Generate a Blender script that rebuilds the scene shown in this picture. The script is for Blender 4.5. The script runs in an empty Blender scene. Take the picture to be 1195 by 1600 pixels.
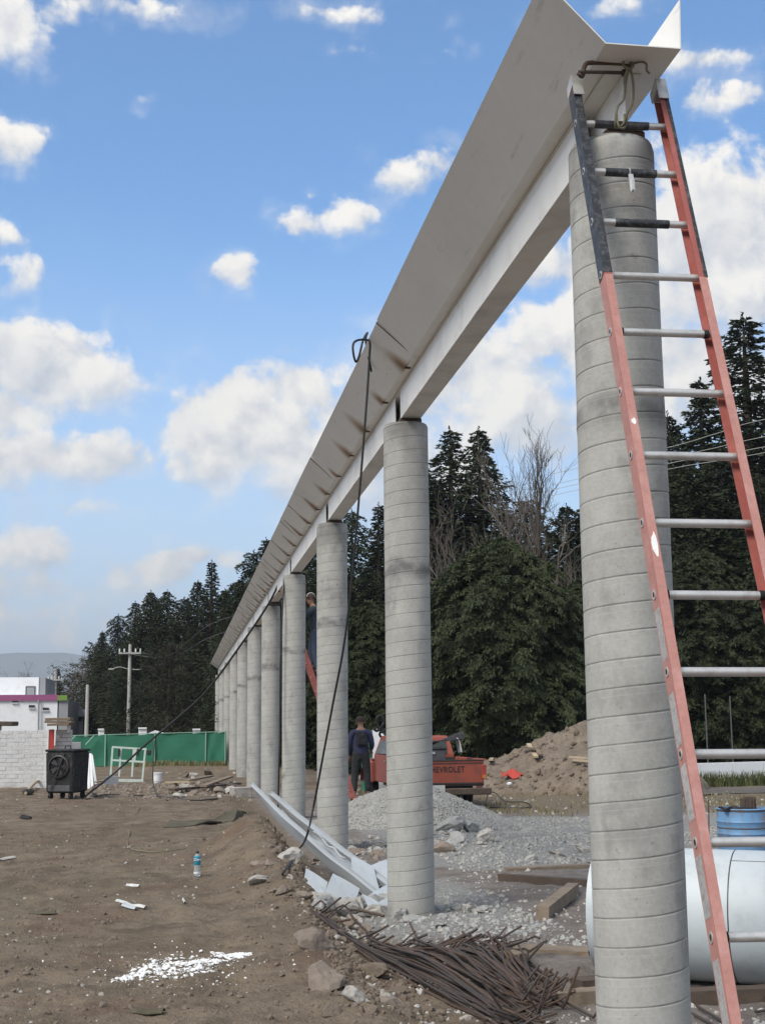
import bpy, math, random
import numpy as np
from mathutils import Vector, Matrix

# ------------------------------------------------------------------ camera
S = bpy.context.scene
COL = S.collection
EYE = np.array([0.0, 0.0, 1.63])
FPX = 2053.9
PITCH, YAW, ROLL = 0.157163, 0.155073, -0.0089339
_F = np.array([math.sin(YAW)*math.cos(PITCH), math.cos(YAW)*math.cos(PITCH), math.sin(PITCH)])
_R = np.array([math.cos(YAW), -math.sin(YAW), 0.0])
_U = np.cross(_R, _F)
_R, _U = _R*math.cos(ROLL)+_U*math.sin(ROLL), -_R*math.sin(ROLL)+_U*math.cos(ROLL)
cam = bpy.data.cameras.new('camera')
cam.sensor_fit = 'HORIZONTAL'
cam.sensor_width = 36.0
cam.lens = 36.0*FPX/1195.0
cam.clip_start = 0.05
cam.clip_end = 30000
camo = bpy.data.objects.new('camera', cam)
COL.objects.link(camo)
camo.matrix_world = Matrix(((_R[0], _U[0], -_F[0], EYE[0]), (_R[1], _U[1], -_F[1], EYE[1]),
                            (_R[2], _U[2], -_F[2], EYE[2]), (0, 0, 0, 1)))
S.camera = camo

# ------------------------------------------------------------------ exposure
S.view_settings.view_transform = 'Standard'
S.view_settings.look = 'None'
S.view_settings.gamma = 1.0
S.view_settings.use_curve_mapping = False
S.view_settings.exposure = 1.35
S.cycles.max_bounces = 6
S.cycles.diffuse_bounces = 3
S.cycles.transparent_max_bounces = 6

SUN_EL, SUN_AZ = 47.0, -130.0          # degrees; azimuth measured from +Y towards +X

def ray(x, y):
    return _F+_R*((x-597.5)/FPX)-_U*((y-800)/FPX)

def azel(x, y):
    d = ray(x, y); d = d/np.linalg.norm(d)
    return math.degrees(math.atan2(d[0], d[1])), math.degrees(math.asin(d[2]))

# ------------------------------------------------------------------ node helper
class NT:
    def __init__(s, tree):
        s.t = tree; s.n = tree.nodes; s.l = tree.links
    def node(s, typ, ins=None, **props):
        nd = s.n.new(typ)
        for k, v in props.items(): setattr(nd, k, v)
        if ins:
            for k, v in ins.items(): s.set(nd.inputs[k], v)
        return nd
    def set(s, sock, v):
        if isinstance(v, bpy.types.NodeSocket): s.l.new(v, sock)
        else:
            if isinstance(v, (tuple, list)) and len(v) == 3 and sock.type == 'RGBA': v = (*v, 1)
            sock.default_value = v
    def m(s, op, a, b=0.0, c=0.0, clamp=False):
        nd = s.n.new('ShaderNodeMath'); nd.operation = op; nd.use_clamp = clamp
        s.set(nd.inputs[0], a); s.set(nd.inputs[1], b); s.set(nd.inputs[2], c)
        return nd.outputs[0]
    def ramp(s, v, a, b, lo=0.0, hi=1.0, smooth=True):
        nd = s.n.new('ShaderNodeMapRange')
        if smooth: nd.interpolation_type = 'SMOOTHSTEP'
        s.set(nd.inputs[0], v); s.set(nd.inputs[1], a); s.set(nd.inputs[2], b)
        s.set(nd.inputs[3], lo); s.set(nd.inputs[4], hi)
        return nd.outputs[0]
    def mix(s, f, a, b, typ='MIX'):
        nd = s.n.new('ShaderNodeMix'); nd.data_type = 'RGBA'; nd.blend_type = typ
        s.set(nd.inputs[0], f); s.set(nd.inputs[6], a); s.set(nd.inputs[7], b)
        return nd.outputs[2]
    def noise(s, vec, scale, detail=4, rough=0.55, dist=0.0):
        nd = s.n.new('ShaderNodeTexNoise')
        if vec is not None: s.l.new(vec, nd.inputs['Vector'])
        nd.inputs['Scale'].default_value = scale; nd.inputs['Detail'].default_value = detail
        nd.inputs['Roughness'].default_value = rough; nd.inputs['Distortion'].default_value = dist
        return nd.outputs['Fac']
    def vm(s, op, a, b=None):
        nd = s.n.new('ShaderNodeVectorMath'); nd.operation = op
        s.set(nd.inputs[0], a)
        if b is not None: s.set(nd.inputs[1], b)
        return nd.outputs[0]

# ------------------------------------------------------------------ sky
W = bpy.data.worlds.new('World'); S.world = W; W.use_nodes = True
wt = NT(W.node_tree); wt.n.clear()
sky = wt.node('ShaderNodeTexSky', sky_type='NISHITA', sun_disc=False, sun_elevation=math.radians(SUN_EL),
              sun_rotation=math.radians(SUN_AZ), altitude=2200.0, air_density=1.0, dust_density=0.9, ozone_density=1.6)
tc = wt.node('ShaderNodeTexCoord').outputs['Generated']
nrm = wt.vm('NORMALIZE', tc)
warp1 = wt.node('ShaderNodeTexNoise', {'Vector': nrm, 'Scale': 9.0, 'Detail': 5.0, 'Roughness': 0.6}).outputs['Color']
wv = wt.vm('MULTIPLY', wt.vm('SUBTRACT', warp1, (0.5, 0.5, 0.5)), (0.085, 0.085, 0.05))
dirw = wt.vm('ADD', nrm, wv)
sp = wt.node('ShaderNodeSeparateXYZ', {0: dirw})
AZ = wt.m('MULTIPLY', wt.m('ARCTAN2', sp.outputs[0], sp.outputs[1]), 57.29578)
EL = wt.m('MULTIPLY', wt.m('ARCSINE', sp.outputs[2]), 57.29578)
# the clouds that hang over the site, each by its bearing and height above the horizon (seen from the row of columns)
CL = [  # pixel centre, half sizes, strength
    (95, 585, 140, 75, 1.0), (20, 640, 110, 50, 0.9), (70, 722, 190, 62, 0.95), (150, 745, 90, 40, 0.8), (0, 560, 90, 60, .9),
    (400, 690, 160, 105, 1.0), (440, 625, 140, 60, .8), (330, 740, 100, 60, .85), (520, 740, 110, 90, .85),
    (780, 640, 210, 130, .95), (640, 740, 160, 120, .8), (900, 560, 150, 140, .75),
    (1130, 430, 190, 190, .95), (1120, 620, 200, 150, .85), (850, 430, 100, 70, .72), (1180, 300, 120, 70, .6),
    (505, 352, 88, 36, .78), (372, 432, 50, 40, .75), (645, 290, 75, 45, .66), (690, 275, 60, 36, .5), (35, 248, 70, 45, .8),
    (25, 70, 90, 85, .85), (15, 440, 50, 55, .7), (5, 365, 30, 28, .7), (190, 10, 120, 25, .62), (120, 25, 70, 35, .55),
    (540, 72, 45, 18, .5), (720, 72, 40, 20, .42), (1110, 105, 70, 26, .52), (1130, 180, 80, 40, .5), (960, 20, 80, 25, .5), (560, 12, 110, 18, .4),
    (40, 868, 130, 42, .8), (20, 920, 160, 45, .6), (340, 872, 75, 26, .95), (230, 905, 120, 40, .6),(150, 800, 90, 22, .5), (100, 980, 260, 50, .5), (225, 165, 26, 22, .45),
]
acc = None; hs = None; ws = None
for (cx, cy, rx, ry, st) in CL:
    a, e = azel(cx, cy)
    kk = 1.10 if rx > 95 else .96
    ra = rx*kk/FPX*57.3; re = ry*kk/FPX*57.3
    dx = wt.m('MULTIPLY', wt.m('SUBTRACT', AZ, a), 1/ra)
    dy = wt.m('MULTIPLY', wt.m('SUBTRACT', EL, e), 1/re)
    # flat below, domed above
    dyq = wt.m('MULTIPLY', dy, wt.ramp(dy, -.3, .1, 1.35, .95))
    q = wt.m('ADD', wt.m('MULTIPLY', dx, dx), wt.m('MULTIPLY', dyq, dyq))
    b = wt.m('MULTIPLY', wt.m('SUBTRACT', 1.15, q), st, clamp=False)
    acc = b if acc is None else wt.m('SMOOTH_MAX', acc, b, 0.15)
    w_ = wt.m('MAXIMUM', b, 0.0); w_ = wt.m('MULTIPLY', w_, w_)
    hw = wt.m('MULTIPLY', w_, dy)
    hs = hw if hs is None else wt.m('ADD', hs, hw); ws = w_ if ws is None else wt.m('ADD', ws, w_)
tall = wt.m('DIVIDE', hs, wt.m('ADD', ws, .02))
# broken cloud round the unseen sky, cover raised to make fill light less blue
gen = wt.noise(nrm, 3.2, 6, .6)
gen = wt.ramp(gen, 0.32, 0.58, -1.0, 1.2)
va, ve = azel(597, 500)
away = wt.m('SQRT', wt.m('ADD', wt.m('POWER', wt.m('SUBTRACT', AZ, va), 2.0), wt.m('POWER', wt.m('SUBTRACT', EL, ve), 2.0)))
gen = wt.m('SUBTRACT', gen, wt.ramp(away, 24, 38, 2.5, 0.0))
acc = wt.m('MAXIMUM', acc, gen)
puff = wt.noise(nrm, 24.0, 9, .60, .25)
def billow(v):
    d_ = wt.node('ShaderNodeTexVoronoi', {'Vector': v, 'Scale': 21.0, 'Detail': 3.0, 'Roughness': .5, 'Lacunarity': 2.2}, feature='F1').outputs['Distance']
    return wt.m('SUBTRACT', 0.62, d_)
nw = wt.vm('ADD', nrm, wt.vm('MULTIPLY', wt.vm('SUBTRACT', wt.node('ShaderNodeTexNoise', {'Vector': nrm, 'Scale': 34.0, 'Detail': 4.0}).outputs['Color'], (.5, .5, .5)), (.03, .03, .03)))
bil = billow(nw); bil2 = billow(wt.vm('ADD', nw, (-0.011, 0.0, 0.012)))
puff2 = wt.noise(wt.vm('ADD', nrm, (-0.010, 0.0, 0.013)), 24.0, 9, .60, .25)
dens = wt.m('ADD', acc, wt.m('ADD', wt.m('MULTIPLY', wt.m('SUBTRACT', puff, 0.5), 2.9), wt.m('MULTIPLY', wt.m('SUBTRACT', bil, .15), .45)))
mask = wt.m('MULTIPLY', wt.ramp(dens, -0.10, wt.ramp(tall, -.6, .4, 1.15, .48)), wt.ramp(tall, -.9, .1, .72, 1.0))
thin = wt.ramp(dens, -1.0, .4)
mask = wt.m('MAXIMUM', wt.m('MULTIPLY', mask, .98), wt.m('MULTIPLY', wt.m('MULTIPLY', thin, wt.ramp(puff, .42, .66)), .26))
relief = wt.m('ADD', wt.m('MULTIPLY', wt.m('SUBTRACT', puff, puff2), 1.9), wt.m('MULTIPLY', wt.m('SUBTRACT', bil, bil2), .75))
relief = wt.m('ADD', wt.m('ADD', 0.60, relief), wt.m('MULTIPLY', tall, .42), clamp=True)
big = wt.noise(nrm, 13.0, 3, .5)
relief = wt.m('MULTIPLY', relief, wt.ramp(big, .3, .6, .72, 1.1), clamp=True)
cloudc = wt.mix(relief, (2.35, 2.52, 2.82), (4.35, 4.17, 3.85))
skyc = wt.mix(1.0, sky.outputs[0], (.62, .88, .99), 'MULTIPLY')
hz = wt.ramp(EL, -2.0, 24.0, 0.92, 0.0)
skyc = wt.mix(hz, skyc, (2.85, 3.3, 3.75))
final = wt.mix(mask, skyc, cloudc)
bg = wt.node('ShaderNodeBackground', {'Color': final, 'Strength': 0.1})
wo = wt.node('ShaderNodeOutputWorld', {'Surface': bg.outputs[0]})

# ------------------------------------------------------------------ sun (veiled by cloud)
sl = bpy.data.lights.new('sun', 'SUN'); sl.energy = 1.5; sl.angle = math.radians(24); sl.color = (1.0, 0.94, 0.84)
so = bpy.data.objects.new('sun', sl); COL.objects.link(so)
_sd = Vector((math.sin(math.radians(SUN_AZ))*math.cos(math.radians(SUN_EL)), math.cos(math.radians(SUN_AZ))*math.cos(math.radians(SUN_EL)), math.sin(math.radians(SUN_EL))))
so.rotation_euler = _sd.to_track_quat('Z', 'Y').to_euler()
so.location = (-30, -10, 40)

# ------------------------------------------------------------------ numeric noise and terrain height
def _hash(ix, iy, seed):
    n = (ix.astype(np.int64)*374761393 + iy.astype(np.int64)*668265263 + seed*974634777) & 0xffffffff
    n = ((n ^ (n >> 13))*1274126177) & 0xffffffff
    n = (n ^ (n >> 16)) & 0xffffffff
    return n/4294967295.0
def vnoise(x, y, seed=0):
    ix = np.floor(x); iy = np.floor(y); fx = x-ix; fy = y-iy
    fx = fx*fx*(3-2*fx); fy = fy*fy*(3-2*fy)
    a = _hash(ix, iy, seed); b = _hash(ix+1, iy, seed); c = _hash(ix, iy+1, seed); d = _hash(ix+1, iy+1, seed)
    return (a*(1-fx)+b*fx)*(1-fy)+(c*(1-fx)+d*fx)*fy
def fbm(x, y, octv=4, seed=0):
    s = 0; a = .5; t = 0
    for o in range(octv):
        s = s+a*vnoise(x*2**o+o*17.3, y*2**o-o*9.1, seed+o); t += a; a *= .5
    return s/t
def sst(a, b, x):
    t = np.clip((x-a)/(b-a), 0, 1); return t*t*(3-2*t)
def height(x, y):
    x = np.asarray(x, float); y = np.asarray(y, float)
    r = np.hypot(x, y)
    edge = 1.22+0.35*(fbm(y*.55, x*0+3.1, 3, 5)-.5)+0.12*(fbm(y*2.3, x*0+8, 3, 9)-.5)
    left = 1-sst(-.28, .22, x-edge)
    h = .15*left*(1-sst(24, 40, y))
    h = h+.40*np.exp(-((x-.92)/.42)**2-((y-15.4)/1.5)**2)*(.7+.6*fbm(x*2, y*2, 3, 3))
    h = h+.16*np.exp(-((x-1.05)/.35)**2-((y-12.4)/1.3)**2)
    h = h-.07*np.exp(-((x-1.55)/.3)**2)*sst(8, 10, y)*(1-sst(17, 22, y))
    dip = sst(3.0, 5.0, x-.02*y)*sst(16, 28, y)
    h = h-.28*dip*(1-.6*sst(36, 60, y))
    amp = (1-sst(40, 120, r))
    h = h+amp*(.10*(fbm(x*.35, y*.35, 3, 11)-.5)+.05*(fbm(x*1.7, y*1.7, 4, 21)-.5)*(1+.8*left)+.032*(fbm(x*7, y*7, 3, 31)-.5)+.014*(fbm(x*19, y*19, 2, 41)-.5)*(1-sst(9, 18, r)))
    # wheel marks in the yard
    for xr in (-1.3, .15):
        w = x-xr-.02*y-.10*np.sin(y*.35)
        h = h-left*amp*(.030*np.exp(-(w/.13)**2)-.016*np.exp(-((np.abs(w)-.22)/.09)**2))*(.55+.45*np.sin(y*21+np.sign(w)))*sst(.3, .6, fbm(y*.4, x*0+xr, 2, 91))
    return h
def gh(x, y): return float(height(x, y))
def GP(px, py, dz=0.0):
    d = ray(px, py); z = 0.1
    for _ in range(25):
        t = (z+dz-EYE[2])/d[2]; p = EYE+d*t
        z = .5*z+.5*gh(p[0], p[1])
    return Vector((float(p[0]), float(p[1]), gh(p[0], p[1])))
def PY(px, py, Y):
    d = ray(px, py); p = EYE+d*(Y/d[1]); return Vector([float(v) for v in p])

# ------------------------------------------------------------------ object helpers
ROOT = {}
def tagp(o, label=None, cat=None, group=None, kind=None):
    if label: o['label'] = label
    if cat: o['category'] = cat
    if group: o['group'] = group
    if kind: o['kind'] = kind
    return o
def thing(name, label, cat, loc=(0, 0, 0), rot=None, group=None):
    o = bpy.data.objects.new(name, None); COL.objects.link(o)
    o.empty_display_size = .2
    o.location = loc
    if rot is not None: o.rotation_euler = rot
    ROOT[o.name] = Vector((0, 0, 0)) if rot is not None else Vector(loc)
    return tagp(o, label, cat, group)
def new_mesh(name, v, f, mats, smooth=False, midx=None):
    me = bpy.data.meshes.new(name)
    me.from_pydata(v if isinstance(v, list) else v.tolist(), [], f if isinstance(f, list) else f.tolist())
    for m in (mats if isinstance(mats, (list, tuple)) else [mats]): me.materials.append(m)
    if midx is not None: me.polygons.foreach_set('material_index', midx)
    if smooth: me.polygons.foreach_set('use_smooth', [True]*len(me.polygons))
    me.update()
    return me
def link(name, me, parent=None, loc=None):
    o = bpy.data.objects.new(name, me); COL.objects.link(o)
    if parent is not None:
        o.parent = parent; ROOT[o.name] = ROOT[parent.name]
    if loc is not None: o.location = loc
    return o
def copy_tree(o, parent=None):
    c = o.copy(); COL.objects.link(c)
    if parent is not None: c.parent = parent
    for ch in list(o.children): copy_tree(ch, c)
    return c
def frame_of(d, up=(0, 0, 1)):
    d = Vector(d).normalized(); u = Vector(up)
    s = d.cross(u)
    if s.length < 1e-4: s = d.cross(Vector((1, 0, 0)))
    s.normalize(); return s, s.cross(d).normalized()
class MB:
    def __init__(s): s.v = []; s.f = []
    def box(s, c, size, M=None, bev=0.0, taper=1.0):
        hx, hy, hz = size[0]/2, size[1]/2, size[2]/2
        c = Vector(c)
        if bev <= 0:
            pts = [(sx*hx*(taper if sz > 0 else 1), sy*hy*(taper if sz > 0 else 1), sz*hz) for sz in (-1, 1) for sy in (-1, 1) for sx in (-1, 1)]
            fc = [(0, 2, 3, 1), (4, 5, 7, 6), (0, 1, 5, 4), (2, 6, 7, 3), (0, 4, 6, 2), (1, 3, 7, 5)]
        else:
            pts = []; b = bev
            prof = [(-hz, b), (-hz+b, 0), (hz-b, 0), (hz, b)]
            for z, i in prof:
                t = taper if z > 0 else 1
                X, Y = hx-i, hy-i
                k = b if i == 0 else b*.6
                pts += [((X-k)*t, -Y*t, z), (X*t, (-Y+k)*t, z), (X*t, (Y-k)*t, z), ((X-k)*t, Y*t, z), ((-X+k)*t, Y*t, z), (-X*t, (Y-k)*t, z), (-X*t, (-Y+k)*t, z), ((-X+k)*t, -Y*t, z)]
            fc = [tuple(range(7, -1, -1)), tuple(range(24, 32))]
            for r in range(3):
                for i in range(8):
                    fc.append((r*8+i, r*8+(i+1) % 8, r*8+8+(i+1) % 8, r*8+8+i))
        o = len(s.v)
        for p in pts:
            p = Vector(p)
            if M is not None: p = M @ p
            s.v.append(tuple(c+p))
        s.f += [tuple(o+i for i in q) for q in fc]
        return s
    def bar(s, a, b, w, h, up=(0, 0, 1), bev=0.0):
        a = Vector(a); b = Vector(b); d = b-a
        x, z = frame_of(d, up)
        M = Matrix((x, d.normalized(), z)).transposed()
        return s.box((a+b)/2, (w, d.length, h), M, bev)
    def tube(s, pts, r, n=8, cap=True, radii=None):
        pts = [Vector(p) for p in pts]; o = len(s.v); k = len(pts)
        x = None
        for i, p in enumerate(pts):
            d = (pts[min(i+1, k-1)]-pts[max(i-1, 0)])
            if d.length < 1e-9: d = Vector((0, 0, 1))
            d.normalize()
            if x is None: x, _ = frame_of(d)
            x = (x-d*x.dot(d))
            if x.length < 1e-5: x, _ = frame_of(d)
            x.normalize(); y = d.cross(x)
            rr = radii[i] if radii else r
            for j in range(n):
                a = 2*math.pi*j/n
                s.v.append(tuple(p+x*(rr*math.cos(a))+y*(rr*math.sin(a))))
        for i in range(k-1):
            for j in range(n):
                s.f.append((o+i*n+j, o+i*n+(j+1) % n, o+(i+1)*n+(j+1) % n, o+(i+1)*n+j))
        if cap:
            s.f.append(tuple(o+j for j in range(n-1, -1, -1))); s.f.append(tuple(o+(k-1)*n+j for j in range(n)))
        return s
    def lathe(s, prof, c=(0, 0, 0), n=24, M=None, cap=True):
        o = len(s.v); c = Vector(c)
        for r, z in prof:
            for j in range(n):
                a = 2*math.pi*j/n; p = Vector((r*math.cos(a), r*math.sin(a), z))
                if M is not None: p = M @ p
                s.v.append(tuple(c+p))
        for i in range(len(prof)-1):
            for j in range(n):
                s.f.append((o+i*n+j, o+i*n+(j+1) % n, o+(i+1)*n+(j+1) % n, o+(i+1)*n+j))
        if cap:
            s.f.append(tuple(o+j for j in range(n-1, -1, -1))); s.f.append(tuple(o+(len(prof)-1)*n+j for j in range(n)))
        return s
    def prism(s, poly, a, b, ax):
        """poly: 2-D outline; ax(u, v, t) -> point; t from a to b"""
        o = len(s.v); n = len(poly)
        for t in (a, b):
            for u, v in poly: s.v.append(tuple(ax(u, v, t)))
        s.f.append(tuple(o+i for i in range(n-1, -1, -1))); s.f.append(tuple(o+n+i for i in range(n)))
        for i in range(n): s.f.append((o+i, o+(i+1) % n, o+n+(i+1) % n, o+n+i))
        return s
    def sheet(s, rows, th):
        """grid of points thickened downwards"""
        o = len(s.v); nr = len(rows); nc = len(rows[0])
        P = [[Vector(p) for p in r] for r in rows]
        N = (P[-1][0]-P[0][0]).cross(P[0][-1]-P[0][0]).normalized()
        for k in (0, 1):
            for r in P:
                for p in r: s.v.append(tuple(p-N*th*k))
        g = lambda k, i, j: o+k*nr*nc+i*nc+j
        for i in range(nr-1):
            for j in range(nc-1):
                s.f.append((g(0, i, j), g(0, i+1, j), g(0, i+1, j+1), g(0, i, j+1)))
                s.f.append((g(1, i, j), g(1, i, j+1), g(1, i+1, j+1), g(1, i+1, j)))
        for i in range(nr-1):
            s.f.append((g(0, i, 0), g(1, i, 0), g(1, i+1, 0), g(0, i+1, 0)))
            s.f.append((g(0, i, nc-1), g(0, i+1, nc-1), g(1, i+1, nc-1), g(1, i, nc-1)))
        for j in range(nc-1):
            s.f.append((g(0, 0, j), g(0, 0, j+1), g(1, 0, j+1), g(1, 0, j)))
            s.f.append((g(0, nr-1, j), g(1, nr-1, j), g(1, nr-1, j+1), g(0, nr-1, j+1)))
        return s
    def build(s, name, mat, parent=None, origin=None, smooth=False, sharp=True):
        v = s.v
        off = ROOT[parent.name] if parent is not None else (Vector(origin) if origin is not None else None)
        if off is not None: v = [(p[0]-off[0], p[1]-off[1], p[2]-off[2]) for p in v]
        me = new_mesh(name, v, s.f, mat, smooth)
        if smooth and sharp:
            try: me.set_sharp_from_angle(angle=math.radians(38))
            except Exception: pass
        o = link(name, me, parent)
        if parent is None:
            ROOT[o.name] = Vector(origin) if origin is not None else Vector((0, 0, 0))
            if origin is not None: o.location = Vector(origin)
        return o
def spline(pts, n=8):
    P = [Vector(p) for p in pts]; out = []
    for i in range(len(P)-1):
        p0 = P[max(i-1, 0)]; p1 = P[i]; p2 = P[i+1]; p3 = P[min(i+2, len(P)-1)]
        for k in range(n):
            t = k/n
            out.append(.5*((2*p1)+(p2-p0)*t+(2*p0-5*p1+4*p2-p3)*t*t+(3*p1-p0-3*p2+p3)*t**3))
    out.append(P[-1]); return out

# ------------------------------------------------------------------ materials
def mat(name, col, rough=.7, metal=0.0, var=.18, scale=6.0, dirt=None, dirt_amt=.35, dirt_scale=2.5, bump=.15, bscale=40.0, fine=.12, spec=.5):
    m = bpy.data.materials.new(name); m.use_nodes = True
    t = NT(m.node_tree); b = m.node_tree.nodes['Principled BSDF']
    oc = t.node('ShaderNodeTexCoord').outputs['Object']
    rnd = t.node('ShaderNodeObjectInfo').outputs['Random']
    off = t.node('ShaderNodeCombineXYZ', {0: t.m('MULTIPLY', rnd, 37.0), 1: t.m('MULTIPLY', rnd, 91.0), 2: t.m('MULTIPLY', rnd, 13.0)}).outputs[0]
    v = t.vm('ADD', oc, off)
    n1 = t.noise(v, scale, 5, .6); n2 = t.noise(v, scale*9, 3, .6)
    k = t.m('ADD', t.m('MULTIPLY', t.m('SUBTRACT', n1, .5), var*2.2), t.m('MULTIPLY', t.m('SUBTRACT', n2, .5), fine*2))
    k = t.m('ADD', k, t.m('MULTIPLY', t.m('SUBTRACT', rnd, .5), var*.7))
    c = t.vm('MULTIPLY', t.node('ShaderNodeRGB').outputs[0], (1, 1, 1))
    m.node_tree.nodes['RGB'].outputs[0].default_value = (*col, 1)
    sc = t.node('ShaderNodeCombineXYZ', {0: t.m('ADD', 1.0, k), 1: t.m('ADD', 1.0, k), 2: t.m('ADD', 1.0, k)}).outputs[0]
    c = t.vm('MULTIPLY', c, sc)
    if dirt:
        d = t.ramp(t.noise(v, dirt_scale, 7, .68), .46, .70, 0, dirt_amt)
        c = t.mix(d, c, dirt)
    t.set(b.inputs['Base Color'], c)
    b.inputs['Roughness'].default_value = rough
    t.set(b.inputs['Roughness'], t.m('ADD', rough, t.m('MULTIPLY', t.m('SUBTRACT', n1, .5), .25), clamp=True))
    b.inputs['Metallic'].default_value = metal
    b.inputs['Specular IOR Level'].default_value = spec
    if bump > 0:
        bn = t.node('ShaderNodeBump', {'Height': t.noise(v, bscale, 5, .65), 'Strength': bump, 'Distance': .01})
        t.l.new(bn.outputs[0], b.inputs['Normal'])
    return m
M = {}
M['steel'] = mat('white_primer_steel', (.78, .76, .72), .55, 0, .06, 1.2, (.30, .27, .23), .35, 1.6, .03, 60, .03)
M['sheet'] = mat('coated_sheet_steel', (.44, .47, .49), .42, .2, .08, 2, (.33, .33, .32), .3, 3, .04, 12, .03)
M['sheetbright'] = mat('bright_sheet_offcut', (.45, .485, .505), .42, .15, .08, 2, (.33, .33, .32), .3, 3, .04, 12, .03)
M['pipe'] = mat('white_coated_pipe', (.50, .545, .56), .55, 0, .05, 2, (.27, .28, .27), .38, 4.5, .02, 20, .02)
M['fibre'] = mat('red_fibreglass', (.30, .085, .07), .62, 0, .14, 5, (.50, .20, .17), .4, 5, .05, 90, .16)
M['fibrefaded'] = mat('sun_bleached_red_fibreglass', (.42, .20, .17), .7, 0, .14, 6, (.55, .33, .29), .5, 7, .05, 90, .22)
M['alu'] = mat('aluminium', (.62, .61, .58), .42, .65, .12, 14, (.28, .26, .23), .5, 9, .08, 60, .1)
M['black'] = mat('black_rubber', (.008, .008, .009), .8, 0, .2, 8, (.17, .16, .15), .3, 14, .1, 60, .1)
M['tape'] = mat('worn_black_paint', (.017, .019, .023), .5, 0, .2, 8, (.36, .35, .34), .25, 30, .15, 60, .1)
M['rust'] = mat('rusty_steel', (.085, .056, .042), .8, .2, .35, 7, (.15, .085, .05), .4, 9, .3, 130, .25)
M['rust2'] = mat('dark_rebar', (.066, .052, .045), .7, .3, .3, 7, (.11, .07, .05), .35, 6, .3, 130, .25)
M['wood'] = mat('weathered_timber', (.20, .155, .11), .85, 0, .3, 4, (.10, .075, .055), .5, 5, .35, 45, .2)
M['wooddark'] = mat('dark_timber', (.085, .06, .045), .85, 0, .3, 4, (.16, .12, .09), .4, 5, .35, 45, .2)
M['woodpale'] = mat('pale_timber', (.40, .32, .22), .8, 0, .25, 4, (.2, .15, .11), .4, 5, .3, 45, .15)
M['rock'] = mat('pale_rubble', (.40, .38, .345), .9, 0, .25, 4, (.19, .155, .125), .75, 3, .5, 30, .25)
M['rockgrey'] = mat('grey_concrete_rubble', (.32, .32, .305), .9, 0, .25, 4, (.17, .15, .13), .6, 3, .5, 30, .25)
M['rockbrown'] = mat('earthy_stone', (.22, .18, .145), .92, 0, .3, 4, (.13, .10, .078), .6, 3, .5, 30, .25)
M['clod'] = mat('earth_clod', (.155, .122, .092), .95, 0, .3, 4, None, 0, 3, .5, 30, .25)
M['gravel'] = mat('crushed_gravel', (.29, .285, .265), .9, 0, .3, 25, (.42, .41, .38), .6, 30, .5, 60, .4)
M['lime'] = mat('white_lime', (.80, .80, .78), .95, 0, .08, 20, (.5, .47, .42), .3, 12, .5, 60, .1)
M['orange'] = mat('faded_orange_paint', (.30, .068, .038), .55, 0, .18, 3, (.13, .055, .04), .65, 3.5, .05, 40, .06)
M['redpaint'] = mat('faded_red_paint', (.33, .095, .075), .55, 0, .15, 3, (.2, .07, .05), .4, 3, .05, 40, .06)
M['dark'] = mat('dark_metal', (.035, .034, .034), .5, .2, .2, 5, (.10, .085, .07), .4, 4, .05, 40, .1)
M['darkgrey'] = mat('dark_grey_plastic', (.07, .07, .075), .5, 0, .15, 5, (.2, .19, .18), .3, 5, .05, 40, .06)
M['glass'] = mat('window_glass', (.03, .04, .04), .12, 0, .1, 3, None, 0, 3, 0, 40, 0)
M['chrome'] = mat('bright_metal', (.6, .6, .6), .3, .9, .1, 5, None, 0, 3, 0, 40, 0)
M['plate'] = mat('pale_plate', (.55, .55, .52), .5, 0, .2, 9, (.3, .3, .3), .5, 18, 0, 40, .1)
M['letter'] = mat('dark_letter_paint', (.03, .018, .016), .6, 0, .1, 5, None, 0, 3, 0, 40, 0)
M['amber'] = mat('amber_lens', (.5, .2, .03), .3, 0, .1, 5, None, 0, 3, 0, 40, 0)
M['mint'] = mat('mint_white_paint', (.58, .68, .62), .5, 0, .08, 5, (.3, .27, .22), .35, 5, .03, 40, .04)
M['white'] = mat('white_paint', (.80, .81, .82), .6, 0, .06, 2, (.45, .43, .4), .3, 2, .05, 30, .04)
M['blockpaint'] = mat('whitewashed_block', (.62, .615, .605), .9, 0, .08, 3, (.40, .37, .34), .5, 2.5, 1.0, 24, .3)
M['hutgrey'] = mat('grey_render', (.30, .31, .32), .85, 0, .1, 2, (.2, .19, .18), .4, 2, .2, 30, .1)
M['magenta'] = mat('magenta_paint', (.30, .085, .20), .6, 0, .08, 2, None, 0, 3, 0, 30, .04)
M['lime_green'] = mat('lime_green_paint', (.16, .27, .05), .6, 0, .08, 2, None, 0, 3, 0, 30, .04)
M['mesh'] = mat('green_shade_mesh', (.020, .145, .082), .75, 0, .12, 1.5, (.03, .19, .12), .5, 1.2, .2, 18, .12)
M['greenpost'] = mat('pale_green_post', (.20, .36, .27), .6, 0, .1, 3, None, 0, 3, 0, 40, .04)
M['redpost'] = mat('red_paint', (.42, .045, .03), .5, 0, .15, 3, (.10, .03, .025), .5, 2, .05, 40, .06)
M['blue'] = mat('faded_blue_drum', (.14, .30, .50), .5, 0, .15, 5, (.20, .13, .085), .7, 7, .05, 40, .1)
M['pole'] = mat('concrete_pole', (.42, .41, .38), .85, 0, .1, 3, (.3, .28, .25), .4, 3, .1, 40, .1)
M['cable'] = mat('black_cable', (.018, .018, .018), .55, 0, .1, 3, None, 0, 3, 0, 40, 0)
M['wire'] = mat('grey_wire', (.09, .09, .09), .5, 0, .1, 3, None, 0, 3, 0, 40, 0)
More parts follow.
